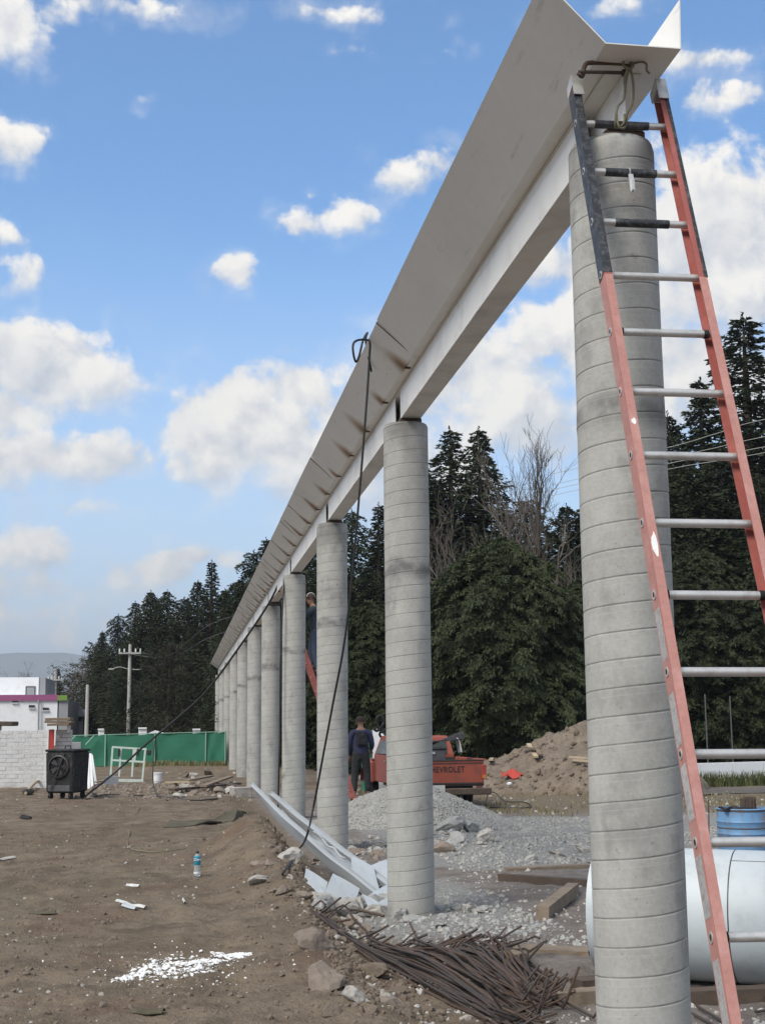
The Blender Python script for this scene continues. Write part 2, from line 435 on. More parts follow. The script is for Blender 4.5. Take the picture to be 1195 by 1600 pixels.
M['rope'] = mat('dirty_yellow_rope', (.20, .18, .115), .9, 0, .2, 40, (.14, .13, .08), .5, 30, .4, 200, .3)
M['canvas'] = mat('muddy_canvas', (.075, .066, .040), .95, 0, .3, 5, (.15, .125, .09), .6, 5, .4, 40, .2)
M['plasticwhite'] = mat('white_plastic', (.72, .73, .74), .5, 0, .06, 8, (.4, .37, .33), .3, 10, .05, 40, .05)
M['sticker'] = mat('faded_sticker', (.40, .39, .38), .6, 0, .2, 8, (.12, .12, .12), .6, 45, 0, 40, .3)
M['redcloth'] = mat('red_cloth', (.38, .05, .035), .9, 0, .2, 8, None, 0, 3, .2, 60, .1)
M['skin'] = mat('skin', (.30, .165, .11), .6, 0, .08, 6, None, 0, 3, 0, 40, .04)
M['navy'] = mat('navy_jacket', (.035, .038, .085), .85, 0, .18, 9, None, 0, 3, .35, 30, .1)
M['trouser'] = mat('dark_trousers', (.022, .025, .025), .9, 0, .2, 9, (.07, .065, .055), .4, 6, .35, 30, .1)
M['teal'] = mat('teal_shirt', (.035, .055, .062), .85, 0, .18, 9, None, 0, 3, .35, 30, .1)
M['jeans'] = mat('blue_jeans', (.06, .08, .12), .9, 0, .18, 9, None, 0, 3, .35, 30, .1)
M['cap'] = mat('brown_cap', (.045, .028, .024), .85, 0, .1, 9, None, 0, 3, .2, 60, .05)
M['boot'] = mat('brown_boot', (.05, .035, .026), .7, 0, .1, 9, None, 0, 3, .2, 60, .05)
M['bark'] = mat('bark', (.085, .062, .046), .95, 0, .3, 3, (.15, .125, .10), .5, 3, .8, 12, .2)
M['barepale'] = mat('bare_bark', (.12, .10, .082), .95, 0, .25, 2, (.2, .175, .15), .5, 1.5, .4, 12, .15)
M['asphalt'] = mat('worn_road', (.095, .086, .078), .9, 0, .15, .8, (.17, .14, .11), .5, .6, .3, 30, .2)
M['grass'] = mat('weed_grass', (.085, .105, .035), .9, 0, .3, 2, (.2, .17, .08), .6, 1.5, 0, 30, .2)
M['drygrass'] = mat('dry_grass', (.20, .165, .075), .9, 0, .3, 2, (.1, .11, .04), .5, 1.5, 0, 30, .2)
M['hill'] = mat('wooded_hillside', (.10, .12, .095), .95, 0, .3, .004, None, 0, 3, 0, 1, .2)

def foliage_mat(name, c1, c2, scale):
    m = bpy.data.materials.new(name); m.use_nodes = True
    t = NT(m.node_tree); b = m.node_tree.nodes['Principled BSDF']
    oc = t.node('ShaderNodeTexCoord').outputs['Object']; rnd = t.node('ShaderNodeObjectInfo').outputs['Random']
    v = t.vm('ADD', oc, t.node('ShaderNodeCombineXYZ', {0: t.m('MULTIPLY', rnd, 50.0)}).outputs[0])
    f = t.m('ADD', t.m('MULTIPLY', t.ramp(t.noise(v, scale, 4, .6), .35, .65), .6), t.m('MULTIPLY', t.noise(v, scale*12, 2, .5), .5), clamp=True)
    c = t.mix(f, c1, c2)
    k = t.m('ADD', .8, t.m('MULTIPLY', rnd, .4))
    c = t.vm('MULTIPLY', c, t.node('ShaderNodeCombineXYZ', {0: k, 1: k, 2: k}).outputs[0])
    t.set(b.inputs['Base Color'], c); b.inputs['Roughness'].default_value = .75
    b.inputs['Specular IOR Level'].default_value = .25
    return m
M['fir'] = foliage_mat('fir_needles', (.016, .022, .011), (.036, .046, .020), .5)
M['cypress'] = foliage_mat('cypress_sprays', (.019, .027, .012), (.050, .062, .027), .7)
M['brownleaf'] = foliage_mat('dull_brown_foliage', (.024, .023, .015), (.046, .042, .025), .6)

# concrete columns: spiral-formed, with form seams, joint stains and mottling
PITCHH = .12
def concrete_mat():
    m = bpy.data.materials.new('spiral_formed_concrete'); m.use_nodes = True
    t = NT(m.node_tree); b = m.node_tree.nodes['Principled BSDF']
    oc = t.node('ShaderNodeTexCoord').outputs['Object']; rnd = t.node('ShaderNodeObjectInfo').outputs['Random']
    off = t.node('ShaderNodeCombineXYZ', {0: t.m('MULTIPLY', rnd, 37.0), 1: t.m('MULTIPLY', rnd, 91.0), 2: 0.0}).outputs[0]
    v = t.vm('ADD', oc, off)
    s = t.node('ShaderNodeSeparateXYZ', {0: oc})
    th = t.m('DIVIDE', t.m('ARCTAN2', s.outputs[1], s.outputs[0]), 2*math.pi)
    ph = t.m('FRACT', t.m('SUBTRACT', t.m('DIVIDE', s.outputs[2], PITCHH), th))
    d0 = t.m('MINIMUM', ph, t.m('SUBTRACT', 1.0, ph))
    brk = t.ramp(t.noise(v, 9, 3), .35, .6, .35, 1.0)
    seam = t.m('MULTIPLY', t.ramp(d0, .0, .05, 1, 0), brk)
    seam2 = t.m('MULTIPLY', t.ramp(t.m('ABSOLUTE', t.m('SUBTRACT', ph, .72)), .0, .03, 1, 0), .5)
    sq = t.vm('MULTIPLY', v, (1, 1, .35))
    n1 = t.noise(v, 4, 6, .65); n2 = t.noise(v, 55, 4, .7); n3 = t.noise(sq, 9, 4, .6); n4 = t.noise(v, 2.1, 3, .5)
    k = t.m('ADD', 1.0, t.m('ADD', t.m('MULTIPLY', t.m('SUBTRACT', n1, .5), .60), t.m('ADD', t.m('MULTIPLY', t.m('SUBTRACT', n2, .5), .46), t.m('MULTIPLY', t.m('SUBTRACT', n3, .5), .22))))
    # every wind of the form came out a slightly different grey
    wind = t.m('FLOOR', t.m('SUBTRACT', t.m('DIVIDE', s.outputs[2], PITCHH), th))
    wn = t.node('ShaderNodeTexWhiteNoise', {'W': t.m('ADD', wind, t.m('MULTIPLY', rnd, 100.0))}, noise_dimensions='1D').outputs['Value']
    k = t.m('MULTIPLY', k, t.m('ADD', .955, t.m('MULTIPLY', wn, .05)))
    c = t.vm('MULTIPLY', (.385, .38, .352), t.node('ShaderNodeCombineXYZ', {0: k, 1: k, 2: k}).outputs[0])
    # cold joint at the top of the first lift
    zj = t.m('ADD', s.outputs[2], t.m('MULTIPLY', t.m('SUBTRACT', n1, .5), .22))
    joint = t.ramp(t.m('ABSOLUTE', t.m('SUBTRACT', zj, 2.98)), .0, .10, .85, 0)
    joint = t.m('MULTIPLY', joint, t.ramp(t.noise(v, 5.3, 5, .6), .36, .6, .25, 1))
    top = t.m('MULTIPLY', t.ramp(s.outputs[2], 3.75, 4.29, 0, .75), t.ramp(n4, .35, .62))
    sp = t.ramp(t.noise(v, 11, 3, .55), .66, .74, 0, .5)
    sp = t.m('MULTIPLY', sp, t.ramp(s.outputs[2], 2.6, 3.9))
    low = t.m('MULTIPLY', t.ramp(s.outputs[2], .35, -.05, 0, .4), t.ramp(n1, .3, .6))
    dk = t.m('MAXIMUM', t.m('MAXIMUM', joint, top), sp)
    blot = t.m('MULTIPLY', t.ramp(t.noise(t.vm('MULTIPLY', v, (1, 1, .6)), 2.6, 5, .62), .52, .66, 0, .60), t.ramp(t.noise(v, 14, 3, .6), .35, .6, .4, 1))
    c = t.mix(blot, c, (.21, .205, .195))
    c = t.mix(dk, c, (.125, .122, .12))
    c = t.mix(low, c, (.25, .21, .165))
    pale = t.ramp(t.noise(sq, 3.3, 5, .6), .58, .75, 0, .35)
    c = t.mix(pale, c, (.47, .465, .44))
    c = t.mix(t.m('MULTIPLY', seam, .50), c, (.10, .10, .095))  # seam lines: form dirt and groove shade, both put into the colour
    c = t.mix(t.m('MULTIPLY', seam2, .5), c, (.50, .50, .48))
    pits = t.ramp(t.noise(v, 70, 2, .5), .68, .76, 0, .5)
    c = t.mix(pits, c, (.17, .165, .155))
    t.set(b.inputs['Base Color'], c)
    b.inputs['Roughness'].default_value = .9; b.inputs['Specular IOR Level'].default_value = .25
    hgt = t.m('SUBTRACT', t.m('ADD', t.m('MULTIPLY', n2, .5), t.m('MULTIPLY', n1, .8)), t.m('MULTIPLY', pits, 1.0))
    bn = t.node('ShaderNodeBump', {'Height': hgt, 'Strength': .35, 'Distance': .006})
    t.l.new(bn.outputs[0], b.inputs['Normal'])
    return m
M['concrete'] = concrete_mat()

# gutter: white-grey primer with weld burns along its outer foot
BURN0, BURND = 10.62, 1.20
def gutter_mat():
    m = bpy.data.materials.new('gutter_primer_with_weld_burns'); m.use_nodes = True
    t = NT(m.node_tree); b = m.node_tree.nodes['Principled BSDF']
    g = t.node('ShaderNodeTexCoord').outputs['Object']
    s = t.node('ShaderNodeSeparateXYZ', {0: g})
    n1 = t.noise(g, 1.1, 5, .6); n2 = t.noise(g, 16, 4, .6); n3 = t.noise(g, 5, 4, .6)
    k = t.m('ADD', 1.0, t.m('ADD', t.m('MULTIPLY', t.m('SUBTRACT', n1, .5), .25), t.m('MULTIPLY', t.m('SUBTRACT', n2, .5), .10)))
    c = t.vm('MULTIPLY', (.79, .77, .725), t.node('ShaderNodeCombineXYZ', {0: k, 1: k, 2: k}).outputs[0])
    # object x: across (foot of the outer leaf at -.17, its lip at -.46); object y: along
    up = t.ramp(s.outputs[0], -.165, -.46, 0, 1, smooth=False)
    yy = t.m('DIVIDE', t.m('SUBTRACT', t.m('SUBTRACT', s.outputs[1], BURN0), t.m('MULTIPLY', up, .14)), BURND)
    fr = t.m('MULTIPLY', t.m('ABSOLUTE', t.m('SUBTRACT', t.m('FRACT', t.m('ADD', yy, .5)), .5)), BURND)
    idx = t.m('FLOOR', t.m('ADD', yy, .5))
    wn = t.node('ShaderNodeTexWhiteNoise', {'W': idx}, noise_dimensions='1D').outputs['Value']
    wid = t.m('MULTIPLY', t.m('ADD', .17, t.m('MULTIPLY', wn, .16)), t.ramp(up, 0.0, .85, 1.0, .25, smooth=False))
    core = t.ramp(t.m('DIVIDE', fr, wid), .05, 1.0, 1, 0)
    reach = t.ramp(t.m('ADD', up, t.m('MULTIPLY', t.m('SUBTRACT', n3, .5), .5)), .10, t.m('ADD', .50, t.m('MULTIPLY', wn, .45)), 1, 0)
    burn = t.m('MULTIPLY', t.m('MULTIPLY', core, reach), t.m('MULTIPLY', t.ramp(s.outputs[1], 9.9, 10.3), t.ramp(s.outputs[0], -.15, -.165)))
    c = t.mix(t.m('MULTIPLY', burn, .92), c, (.33, .18, .075))
    hot = t.m('MULTIPLY', t.m('MULTIPLY', t.ramp(t.m('DIVIDE', fr, wid), .0, .45, 1, 0), reach), t.m('MULTIPLY', t.ramp(up, .0, .45, 1, 0), t.m('MULTIPLY', t.ramp(s.outputs[1], 9.9, 10.3), t.ramp(s.outputs[0], -.15, -.165))))
    c = t.mix(t.m('MULTIPLY', hot, .6), c, (.035, .026, .02))
    scuff = t.ramp(t.noise(t.vm('MULTIPLY', g, (9, 1.4, 9)), 2.0, 5, .7), .60, .72, 0, .3)
    c = t.mix(scuff, c, (.33, .30, .26))
    t.set(b.inputs['Base Color'], c); b.inputs['Roughness'].default_value = .55
    bn = t.node('ShaderNodeBump', {'Height': t.noise(g, 2.0, 3, .5), 'Strength': .12, 'Distance': .03})
    t.l.new(bn.outputs[0], b.inputs['Normal'])
    return m
M['gutter'] = gutter_mat()

def ground_mat():
    m = bpy.data.materials.new('site_dirt'); m.use_nodes = True
    t = NT(m.node_tree); b = m.node_tree.nodes['Principled BSDF']
    g = t.node('ShaderNodeTexCoord').outputs['Object']
    z = t.node('ShaderNodeVertexColor', layer_name='zone').outputs[0]
    zs = t.node('ShaderNodeSeparateColor', {0: z})
    n1 = t.noise(g, .45, 6, .62); n2 = t.noise(g, 3.1, 6, .68); n3 = t.noise(g, 22, 4, .7); n4 = t.noise(g, 90, 3, .6)
    c = t.mix(t.ramp(n1, .35, .65), (.190, .148, .103), (.236, .189, .136))
    c = t.mix(t.ramp(n2, .38, .68), c, (.128, .099, .073))
    red = t.ramp(t.noise(t.vm('ADD', g, (40, 7, 0)), .8, 5, .6), .52, .70, 0, .6)
    c = t.mix(red, c, (.155, .098, .068))
    k = t.m('ADD', .62, t.m('ADD', t.m('MULTIPLY', n3, .5), t.m('MULTIPLY', n4, .30)))
    c = t.vm('MULTIPLY', c, t.node('ShaderNodeCombineXYZ', {0: k, 1: k, 2: k}).outputs[0])
    # right-hand yard: greyer pinkish rolled fill
    rg = t.mix(t.ramp(n2, .3, .7), (.165, .140, .122), (.245, .218, .195))
    rk = t.m('ADD', .6, t.m('ADD', t.m('MULTIPLY', n3, .5), t.m('MULTIPLY', n4, .34)))
    rg = t.vm('MULTIPLY', rg, t.node('ShaderNodeCombineXYZ', {0: rk, 1: rk, 2: rk}).outputs[0])
    jit = t.m('MULTIPLY', t.m('SUBTRACT', n2, .5), .9)
    c = t.mix(t.ramp(t.m('ADD', zs.outputs[0], jit), .3, .7), c, rg)
    gv = t.mix(t.ramp(n3, .3, .7), (.21, .205, .19), (.34, .335, .315))
    c = t.mix(t.ramp(t.m('ADD', zs.outputs[1], jit), .3, .7), c, gv)
    gs = t.mix(t.ramp(n3, .35, .65), (.135, .112, .074), (.22, .180, .122))
    c = t.mix(t.m('MULTIPLY', t.ramp(t.m('ADD', zs.outputs[2], jit), .35, .75), .85), c, gs)
    chips = t.ramp(t.noise(g, 46, 2, .5), .70, .735, 0, 1)
    c = t.mix(t.m('MULTIPLY', chips, .8), c, (.40, .37, .33))
    dust = t.ramp(t.noise(t.vm('MULTIPLY', g, (1, .6, 1)), 1.7, 6, .66), .60, .78, 0, .35)
    c = t.mix(dust, c, (.27, .24, .205))
    t.set(b.inputs['Base Color'], c); b.inputs['Roughness'].default_value = .96; b.inputs['Specular IOR Level'].default_value = .15
    h = t.m('ADD', t.m('MULTIPLY', n3, .6), t.m('ADD', t.m('MULTIPLY', n4, .25), t.m('MULTIPLY', chips, .3)))
    bn = t.node('ShaderNodeBump', {'Height': h, 'Strength': 1.0, 'Distance': .06})
    t.l.new(bn.outputs[0], b.inputs['Normal'])
    return m
M['ground'] = ground_mat()
def mound_mat():
    m = bpy.data.materials.new('loose_brown_earth'); m.use_nodes = True
    t = NT(m.node_tree); b = m.node_tree.nodes['Principled BSDF']
    g = t.node('ShaderNodeTexCoord').outputs['Object']
    n2 = t.noise(g, 1.6, 6, .66); n3 = t.noise(g, 9, 5, .7)
    c = t.mix(t.ramp(n2, .35, .65), (.175, .138, .102), (.245, .198, .150))
    k = t.m('ADD', .55, t.m('MULTIPLY', n3, .9))
    c = t.vm('MULTIPLY', c, t.node('ShaderNodeCombineXYZ', {0: k, 1: k, 2: k}).outputs[0])
    t.set(b.inputs['Base Color'], c); b.inputs['Roughness'].default_value = .97
    bn = t.node('ShaderNodeBump', {'Height': t.m('ADD', n3, t.m('MULTIPLY', n2, 1.5)), 'Strength': 1.0, 'Distance': .09})
    t.l.new(bn.outputs[0], b.inputs['Normal'])
    return m
M['mound'] = mound_mat()

# ------------------------------------------------------------------ ground
def build_ground():
    az = np.concatenate([np.radians(np.linspace(-178, -22, 60, endpoint=False)), np.radians(np.linspace(-22, 46, 520, endpoint=False)), np.radians(np.linspace(46, 182, 50, endpoint=False))])
    rr = np.concatenate([np.geomspace(.3, 5.0, 26, endpoint=False), np.geomspace(5.0, 75, 400, endpoint=False), np.geomspace(75, 9000, 50)])
    A, Rr = np.meshgrid(az, rr)
    X = Rr*np.sin(A); Y = Rr*np.cos(A)
    Z = height(X, Y)
    far = sst(200, 2500, Rr)
    Z = Z*(1-far)
    n, mcol = X.shape
    v = np.stack([X, Y, Z], -1).reshape(-1, 3)
    i = np.arange(n-1)[:, None]; j = np.arange(mcol)[None, :]
    a = i*mcol+j; b2 = i*mcol+(j+1) % mcol
    f = np.stack([a, a+mcol, b2+mcol, b2], -1).reshape(-1, 4)
    v = np.vstack([v, [[0, 0, gh(0, 0)]]])
    ft = [(int(k), int((k+1) % mcol), n*mcol) for k in range(mcol)]
    me = new_mesh('ground', v, f.tolist()+ft, M['ground'], True)
    ca = me.color_attributes.new('zone', 'FLOAT_COLOR', 'POINT')
    x, y = v[:, 0], v[:, 1]
    right = sst(1.2, 2.1, x)*(1-sst(30, 34, y))
    grav = sst(2.0, 3.4, x)*sst(14.6, 16.2, y+.25*x)*(1-sst(23.5, 25.5, y-.12*x))
    grav = np.maximum(grav, .75*sst(1.3, 1.7, x)*(1-sst(2.6, 3.4, x))*sst(9, 11, y)*(1-sst(13, 15, y)))
    grass = .75*sst(2.5, 5, x)*sst(25.0, 26.5, y-.12*x)*(1-sst(36, 42, y))
    grass = np.maximum(grass, .8*(1-sst(2, 4, x))*sst(46, 50, y))
    ca.data.foreach_set('color', np.stack([right, grav, grass, np.ones_like(x)], -1).ravel())
    o = link('ground', me); o['kind'] = 'structure'
    return o
build_ground()

def heap(name, cx, cy, rx, ry, hgt, matl, lump=.25, seed=3, shape=1.6, extra=None, n=120, smooth=True):
    us = np.linspace(-1.15, 1.15, n)
    U, V = np.meshgrid(us, us)
    X = cx+U*rx; Y = cy+V*ry
    d = np.sqrt(U*U+V*V)
    p = np.clip(1-d, -.15, 1)
    prof = np.where(p > 0, np.abs(p)**(1/shape), -.25)
    hh = hgt*prof*(1-lump+2*lump*fbm(X*1.1/rx*3, Y*1.1/rx*3, 4, seed))
    if extra is not None: hh = np.maximum(hh, extra(X, Y))
    hh = hh+np.where(p > 0, 1, 0)*hgt*.10*(fbm(X*4.2, Y*4.2, 3, seed+4)-.5)
    Z = height(X, Y)+np.where(hh > 0, hh, -.15)
    v = np.stack([X-cx, Y-cy, Z], -1).reshape(-1, 3)
    i = np.arange(n-1)[:, None]; j = np.arange(n-1)[None, :]
    a = i*n+j
    f = np.stack([a, a+1, a+n+1, a+n], -1).reshape(-1, 4)
    me = new_mesh(name, v, f, matl, smooth)
    o = link(name, me, None, (cx, cy, 0)); o['kind'] = 'structure'
    def zat(x, y):
        u = (x-cx)/rx; w = (y-cy)/ry; dd = math.hypot(u, w); pp = max(0, 1-dd)
        h0 = hgt*pp**(1/shape)*(1-lump+2*lump*float(fbm(np.array(x*1.1/rx*3), np.array(y*1.1/rx*3), 4, seed)))
        if extra is not None: h0 = max(h0, float(extra(np.array(x), np.array(y))))
        return gh(x, y)+h0
    return o, zat
# brown spoil heap behind the yard, with its lower shoulder on the left
mc = PY(905, 1190, 36.0)
def shoulder(X, Y): return 1.15*np.clip(1-np.sqrt(((X-10.4)/3.6)**2+((Y-36.5)/3.5)**2), 0, 1)**.7*(.75+.5*fbm(X*1.3, Y*1.3, 4, 8))
_, mound_z = heap('dirt_mound', mc[0]+.25, 36.6, 3.3, 4.5, 1.85, M['mound'], .3, 6, 1.5, shoulder)
S['_mz'] = 1
# crushed gravel heap between the columns
gc = GP(655, 1292)
_, gravel_z = heap('gravel_heap', 3.85, 21.2, 1.65, 1.6, .64, M['gravel'], .14, 12, 1.35)
# track across the back of the site
def build_road():
    xs = np.linspace(11.8, 90, 80); ts = np.linspace(0, 1, 14)
    Xg, T = np.meshgrid(xs, ts)
    Y0 = 31.0+.05*Xg; Yg = Y0+T*3.0
    Z = height(Xg, Yg)+.02
    v = np.stack([Xg, Yg, Z], -1).reshape(-1, 3); n = len(xs)
    i = np.arange(len(ts)-1)[:, None]; j = np.arange(n-1)[None, :]; a = i*n+j
    f = np.stack([a, a+1, a+n+1, a+n], -1).reshape(-1, 4)
    o = link('road', new_mesh('road', v, f, M['asphalt'], True)); o['kind'] = 'structure'
build_road()
# far range
def build_hills():
    n = 160; az = np.radians(np.linspace(-40, 60, n))
    D = 5200.0
    prof = 165+75*fbm(az*9+2.2, az*0, 4, 77)+75*np.exp(-((np.degrees(az)+3.5)/6)**2)
    rows = []
    for k, (t, rr) in enumerate([(-.02, D-900), (.35, D-500), (.75, D-200), (1.0, D), (.6, D+500), (-.02, D+1200)]):
        jit = 1+.12*(fbm(az*40, az*0+k, 3, 5)-.5)
        rows.append(np.stack([np.sin(az)*rr, np.cos(az)*rr, prof*t*jit], -1))
    v = np.concatenate(rows); m = len(rows)
    i = np.arange(m-1)[:, None]; j = np.arange(n-1)[None, :]; a = i*n+j
    f = np.stack([a, a+1, a+n+1, a+n], -1).reshape(-1, 4)
    o = link('hills', new_mesh('hills', v, f, M['hill'], True)); o['kind'] = 'structure'
build_hills()

# ------------------------------------------------------------------ the row of columns
X0, CY1, CS = 1.992, 5.646, 5.7148
NCOL = 13
SLOPE = .0088
def zc(Y): return 4.29-SLOPE*(Y-CY1)          # column head height along the row
CYS = [CY1+i*CS for i in range(NCOL)]
def column_mesh(seg):
    R0 = .2; zlo, zhi = -.75, 4.29
    prof = [(-.07, 0), (-.03, 0), (-.012, -.0018), (.010, -.0022), (.028, 0), (.07, 0), (.50, 0), (.78, 0)]
    NP = len(prof)
    turns = int((zhi-zlo)/PITCHH)+3
    k0 = int(zlo/PITCHH)-2
    rows = [(k0+t+u, d) for t in range(turns) for (u, d) in prof]
    nr = len(rows); v = []
    for (w, d) in rows:
        for s_ in range(seg):
            th = -math.pi+2*math.pi*s_/seg
            z = (w+th/(2*math.pi)+0)*PITCHH
            zz = min(max(z, zlo), zhi)
            r = R0+d
            r += .0045*(1-min(1, abs(zz-2.96)/.05))            # lip at the lift joint
            r += .002*math.sin(3*th+zz*1.7)*math.sin(zz*2.3+th)
            if zz > zhi-.02: r -= (zz-(zhi-.02))*.5
            v.append((r*math.cos(th), r*math.sin(th), zz))
    f = []
    for r in range(nr-1):
        for s_ in range(seg-1):
            a = r*seg+s_
            f.append((a, a+1, a+seg+1, a+seg))
        if r+NP+1 < nr:
            a = r*seg+seg-1
            f.append((a, (r+NP)*seg, (r+NP+1)*seg, a+seg))
    o = len(v)
    v.append((0, 0, zhi))
    # cap
    ring = [(math.cos(-math.pi+2*math.pi*k/seg)*.19, math.sin(-math.pi+2*math.pi*k/seg)*.19, zhi) for k in range(seg)]
    v += ring
    for k in range(seg): f.append((o, o+1+k, o+1+(k+1) % seg))
    # drop collapsed faces
    V = np.array(v); keep = []
    for q in f:
        z = [v[i][2] for i in q]
        if max(z)-min(z) < 1e-6 and abs(z[0]-zlo) < 1e-6: continue
        if max(z)-min(z) < 1e-6 and abs(z[0]-zhi) < 1e-6 and len(q) == 4: continue
        keep.append(q)
    return new_mesh('concrete_column', v, keep, M['concrete'], True)
cm_near = column_mesh(72); cm_far = column_mesh(36)
ORD = ['nearest', 'second', 'third', 'fourth', 'fifth', 'sixth', 'seventh', 'eighth', 'ninth', 'tenth', 'eleventh', 'twelfth', 'last']
EXTRA = ['behind the red ladder', 'rising from rubble beside the bent sheet metal', 'with a black cable hanging down across it', 'right in front of the worker on a ladder', 'with the clamped pipe at its head']
for i, Y in enumerate(CYS):
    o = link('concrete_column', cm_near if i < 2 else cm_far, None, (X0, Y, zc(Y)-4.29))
    o.rotation_euler.z = 0 if i < 1 else (i*.9)
    lab = '%s round grey concrete column of the row, spiral form marks, %s' % (ORD[i], EXTRA[i] if i < 5 else ('at the far end under the gutter' if i == 12 else 'counted from the red ladder'))
    tagp(o, lab, 'column', 'concrete columns in a row under the steel gutter')

# ------------------------------------------------------------------ boxed steel beam on the columns
BX = 2.02
bm = thing('steel_beam', 'long white painted boxed steel beam lying on the heads of the concrete columns', 'beam', (BX, CY1, zc(CY1)))
YB0, YB1 = 5.51, CYS[-1]+.45
def zb(Y): return zc(Y)
def long_plate(name, x0, x1, d0, d1, ya, yb, mt, parent):
    mb = MB()
    mb.prism([(x0, d0), (x1, d0), (x1, d1), (x0, d1)], ya, yb, lambda u, w, t: (BX+u, t, zb(t)+w))
    return mb.build(name, mt, parent)
long_plate('bottom_flange', -.088, .088, .042, .052, YB0, YB1, M['steel'], bm)
long_plate('top_flange', -.088, .088, .312, .322, YB0, YB1, M['steel'], bm)
long_plate('web', -.005, .005, .053, .311, YB0, YB1, M['steel'], bm)
for i in range(NCOL-1):
    ya, yb = CYS[i]+.24, CYS[i+1]-.06
    for sx in (-1, 1):
        long_plate('side_plate', sx*.079-.004, sx*.079+.004, .054, .3105, ya, yb, M['steel'], bm)
    long_plate('end_plate', -.074, .074, .055, .310, yb-.012, yb-.004, M['steel'], bm)
for i, Y in enumerate(CYS):
    MB().box((BX, Y, zc(Y)+.021), (.19, .26, .040)).build('bearing_plate', M['rust'], bm)

# ------------------------------------------------------------------ folded gutter on the beam
gt = thing('steel_gutter', 'long grey folded sheet steel gutter with weld burns resting on the white beam', 'gutter', (2.035, 0, 4.63+SLOPE*5.26))
# a child turns with the slope of the run: its own axis runs along the gutter
GS = math.atan(SLOPE)
JO = [5.27, 10.25, 15.70, 20.55, 25.6, 30.7, 35.8, 40.9, 46.0, 51.1, 56.2, 61.3, 66.4, 71.4, 74.75]
rg = random.Random(4)
TH = .005
def gpart(name, mb, mt):
    me = new_mesh(name, mb.v, mb.f, mt)
    o = link(name, me, gt)
    o.rotation_euler.x = -GS
    return o
for k in range(len(JO)-1):
    ya, yb = JO[k], JO[k+1]-.004
    e = .010-.0028*k+rg.uniform(-.0006, .0006); e2 = rg.uniform(-.005, .005)
    out = [(-.46+e2, .285), (-.17-e, 0-e), (.175, 0-e), (.182, .235+e2)]
    t = TH
    inn = [(.182-t, .235+e2), (.175-t, t-e), (-.17-e+t*.5, t-e), (-.46+e2+t*.7, .285+t*.7)]
    mb = MB(); poly = out+inn
    # cut along the length so that the leaf is slightly wavy
    ns = max(2, int((yb-ya)/1.2))
    for q in range(ns+1):
        y = ya+(yb-ya)*q/ns
        w = (rg.uniform(-.004, .004)) if 0 < q < ns else 0
        for idx, (u, z) in enumerate(poly):
            ww = w if idx in (0, 7) else 0
            mb.v.append((u+ww, y, z+ww))
    n = 8
    for q in range(ns):
        for a in range(n): mb.f.append((q*n+a, (q+1)*n+a, (q+1)*n+(a+1) % n, q*n+(a+1) % n))
    for base, rev in ((0, False), (ns*n, True)):
        for quad in ((0, 1, 6, 7), (1, 2, 5, 6), (2, 3, 4, 5)):
            mb.f.append(tuple(base+a for a in (quad if not rev else quad[::-1])))
    gpart('gutter_panel', mb, M['gutter'])
    if k > 0:   # lapped joint: dark welded strip across the outer leaf
        mb = MB()
        s_ = rg.uniform(.02, .1)
        mb.prism([(-.462, .277), (-.172, -.008), (-.168, -.013), (-.466, .272)], 0, 1, lambda u, z, tt: (u, ya+.012*(tt-.5)+(-.17-u)*.18, z))
        gpart('joint_seam', mb, M['rust'])
yy = BURN0; kk = 0
while yy < 74:
    mb = MB()
    mb.box((-.150, yy, -.012), (.05, .03, .010))
    mb.tube([(-.165, yy-.03, -.008), (-.172, yy, -.006), (-.165, yy+.03, -.008)], .005, 5)
    gpart('weld_tab', mb, M['rust'])
    if yy > 17:
        mb = MB()
        ln = rg.uniform(.35, 1.0)
        mb.prism([(-.17-.29*ln, .285*ln-.008), (-.172, -.008), (-.168, -.012), (-.174-.29*ln, .285*ln-.012)], 0, 1, lambda u, z, tt: (u, yy+.02+.010*(tt-.5)+(-.17-u)*.2, z))
        gpart('weld_line', mb, M['rust'])
    yy += BURND/(2 if yy > 26 else 1); kk += 1

# ------------------------------------------------------------------ near ladder
LP = np.array([1.802, 5.475, 4.332]); LD = np.array([-.0247, -.3757, -.9264]); LL = np.array([.9987, -.0502, -.0063])
LD /= np.linalg.norm(LD); LN = -np.cross(LL, LD); LN /= np.linalg.norm(LN)
LP = LP-LN*.0
def lad(u, v, w): return tuple(LP+LD*u+LL*v+LN*w)
ld = thing('extension_ladder', 'red fibreglass ladder with aluminium rungs leaning against the nearest column and beam', 'ladder', lad(4.7, .193, 0))
LW = .412; BOT = 4.70
def rail(v0, sgn, name, u0, u1, mt, grow=0.0):
    g = grow; t = .006
    a, b = v0-g*sgn*-1*0, v0
    # C channel: web outside, flanges turned in
    w0, w1, fl = -.038-g, .038+g, .036
    o_ = v0-sgn*g
    poly = [(o_, w0), (o_+sgn*(fl+g), w0), (o_+sgn*(fl+g), w0+t+g), (o_+sgn*(t+2*g), w0+t+g), (o_+sgn*(t+2*g), w1-t-g), (o_+sgn*(fl+g), w1-t-g), (o_+sgn*(fl+g), w1), (o_, w1)]
    mb = MB(); mb.prism(poly, u0, u1, lambda x, y, tt: lad(tt, x, y))
    # end caps of a concave outline are split by hand
    mb.f = mb.f[2:]
    for q in ((0, 1, 2, 3), (0, 3, 4, 7), (7, 4, 5, 6)):
        mb.f.append(tuple(q)); mb.f.append(tuple(8+i for i in q[::-1]))
    return mb.build(name, mt, ld)
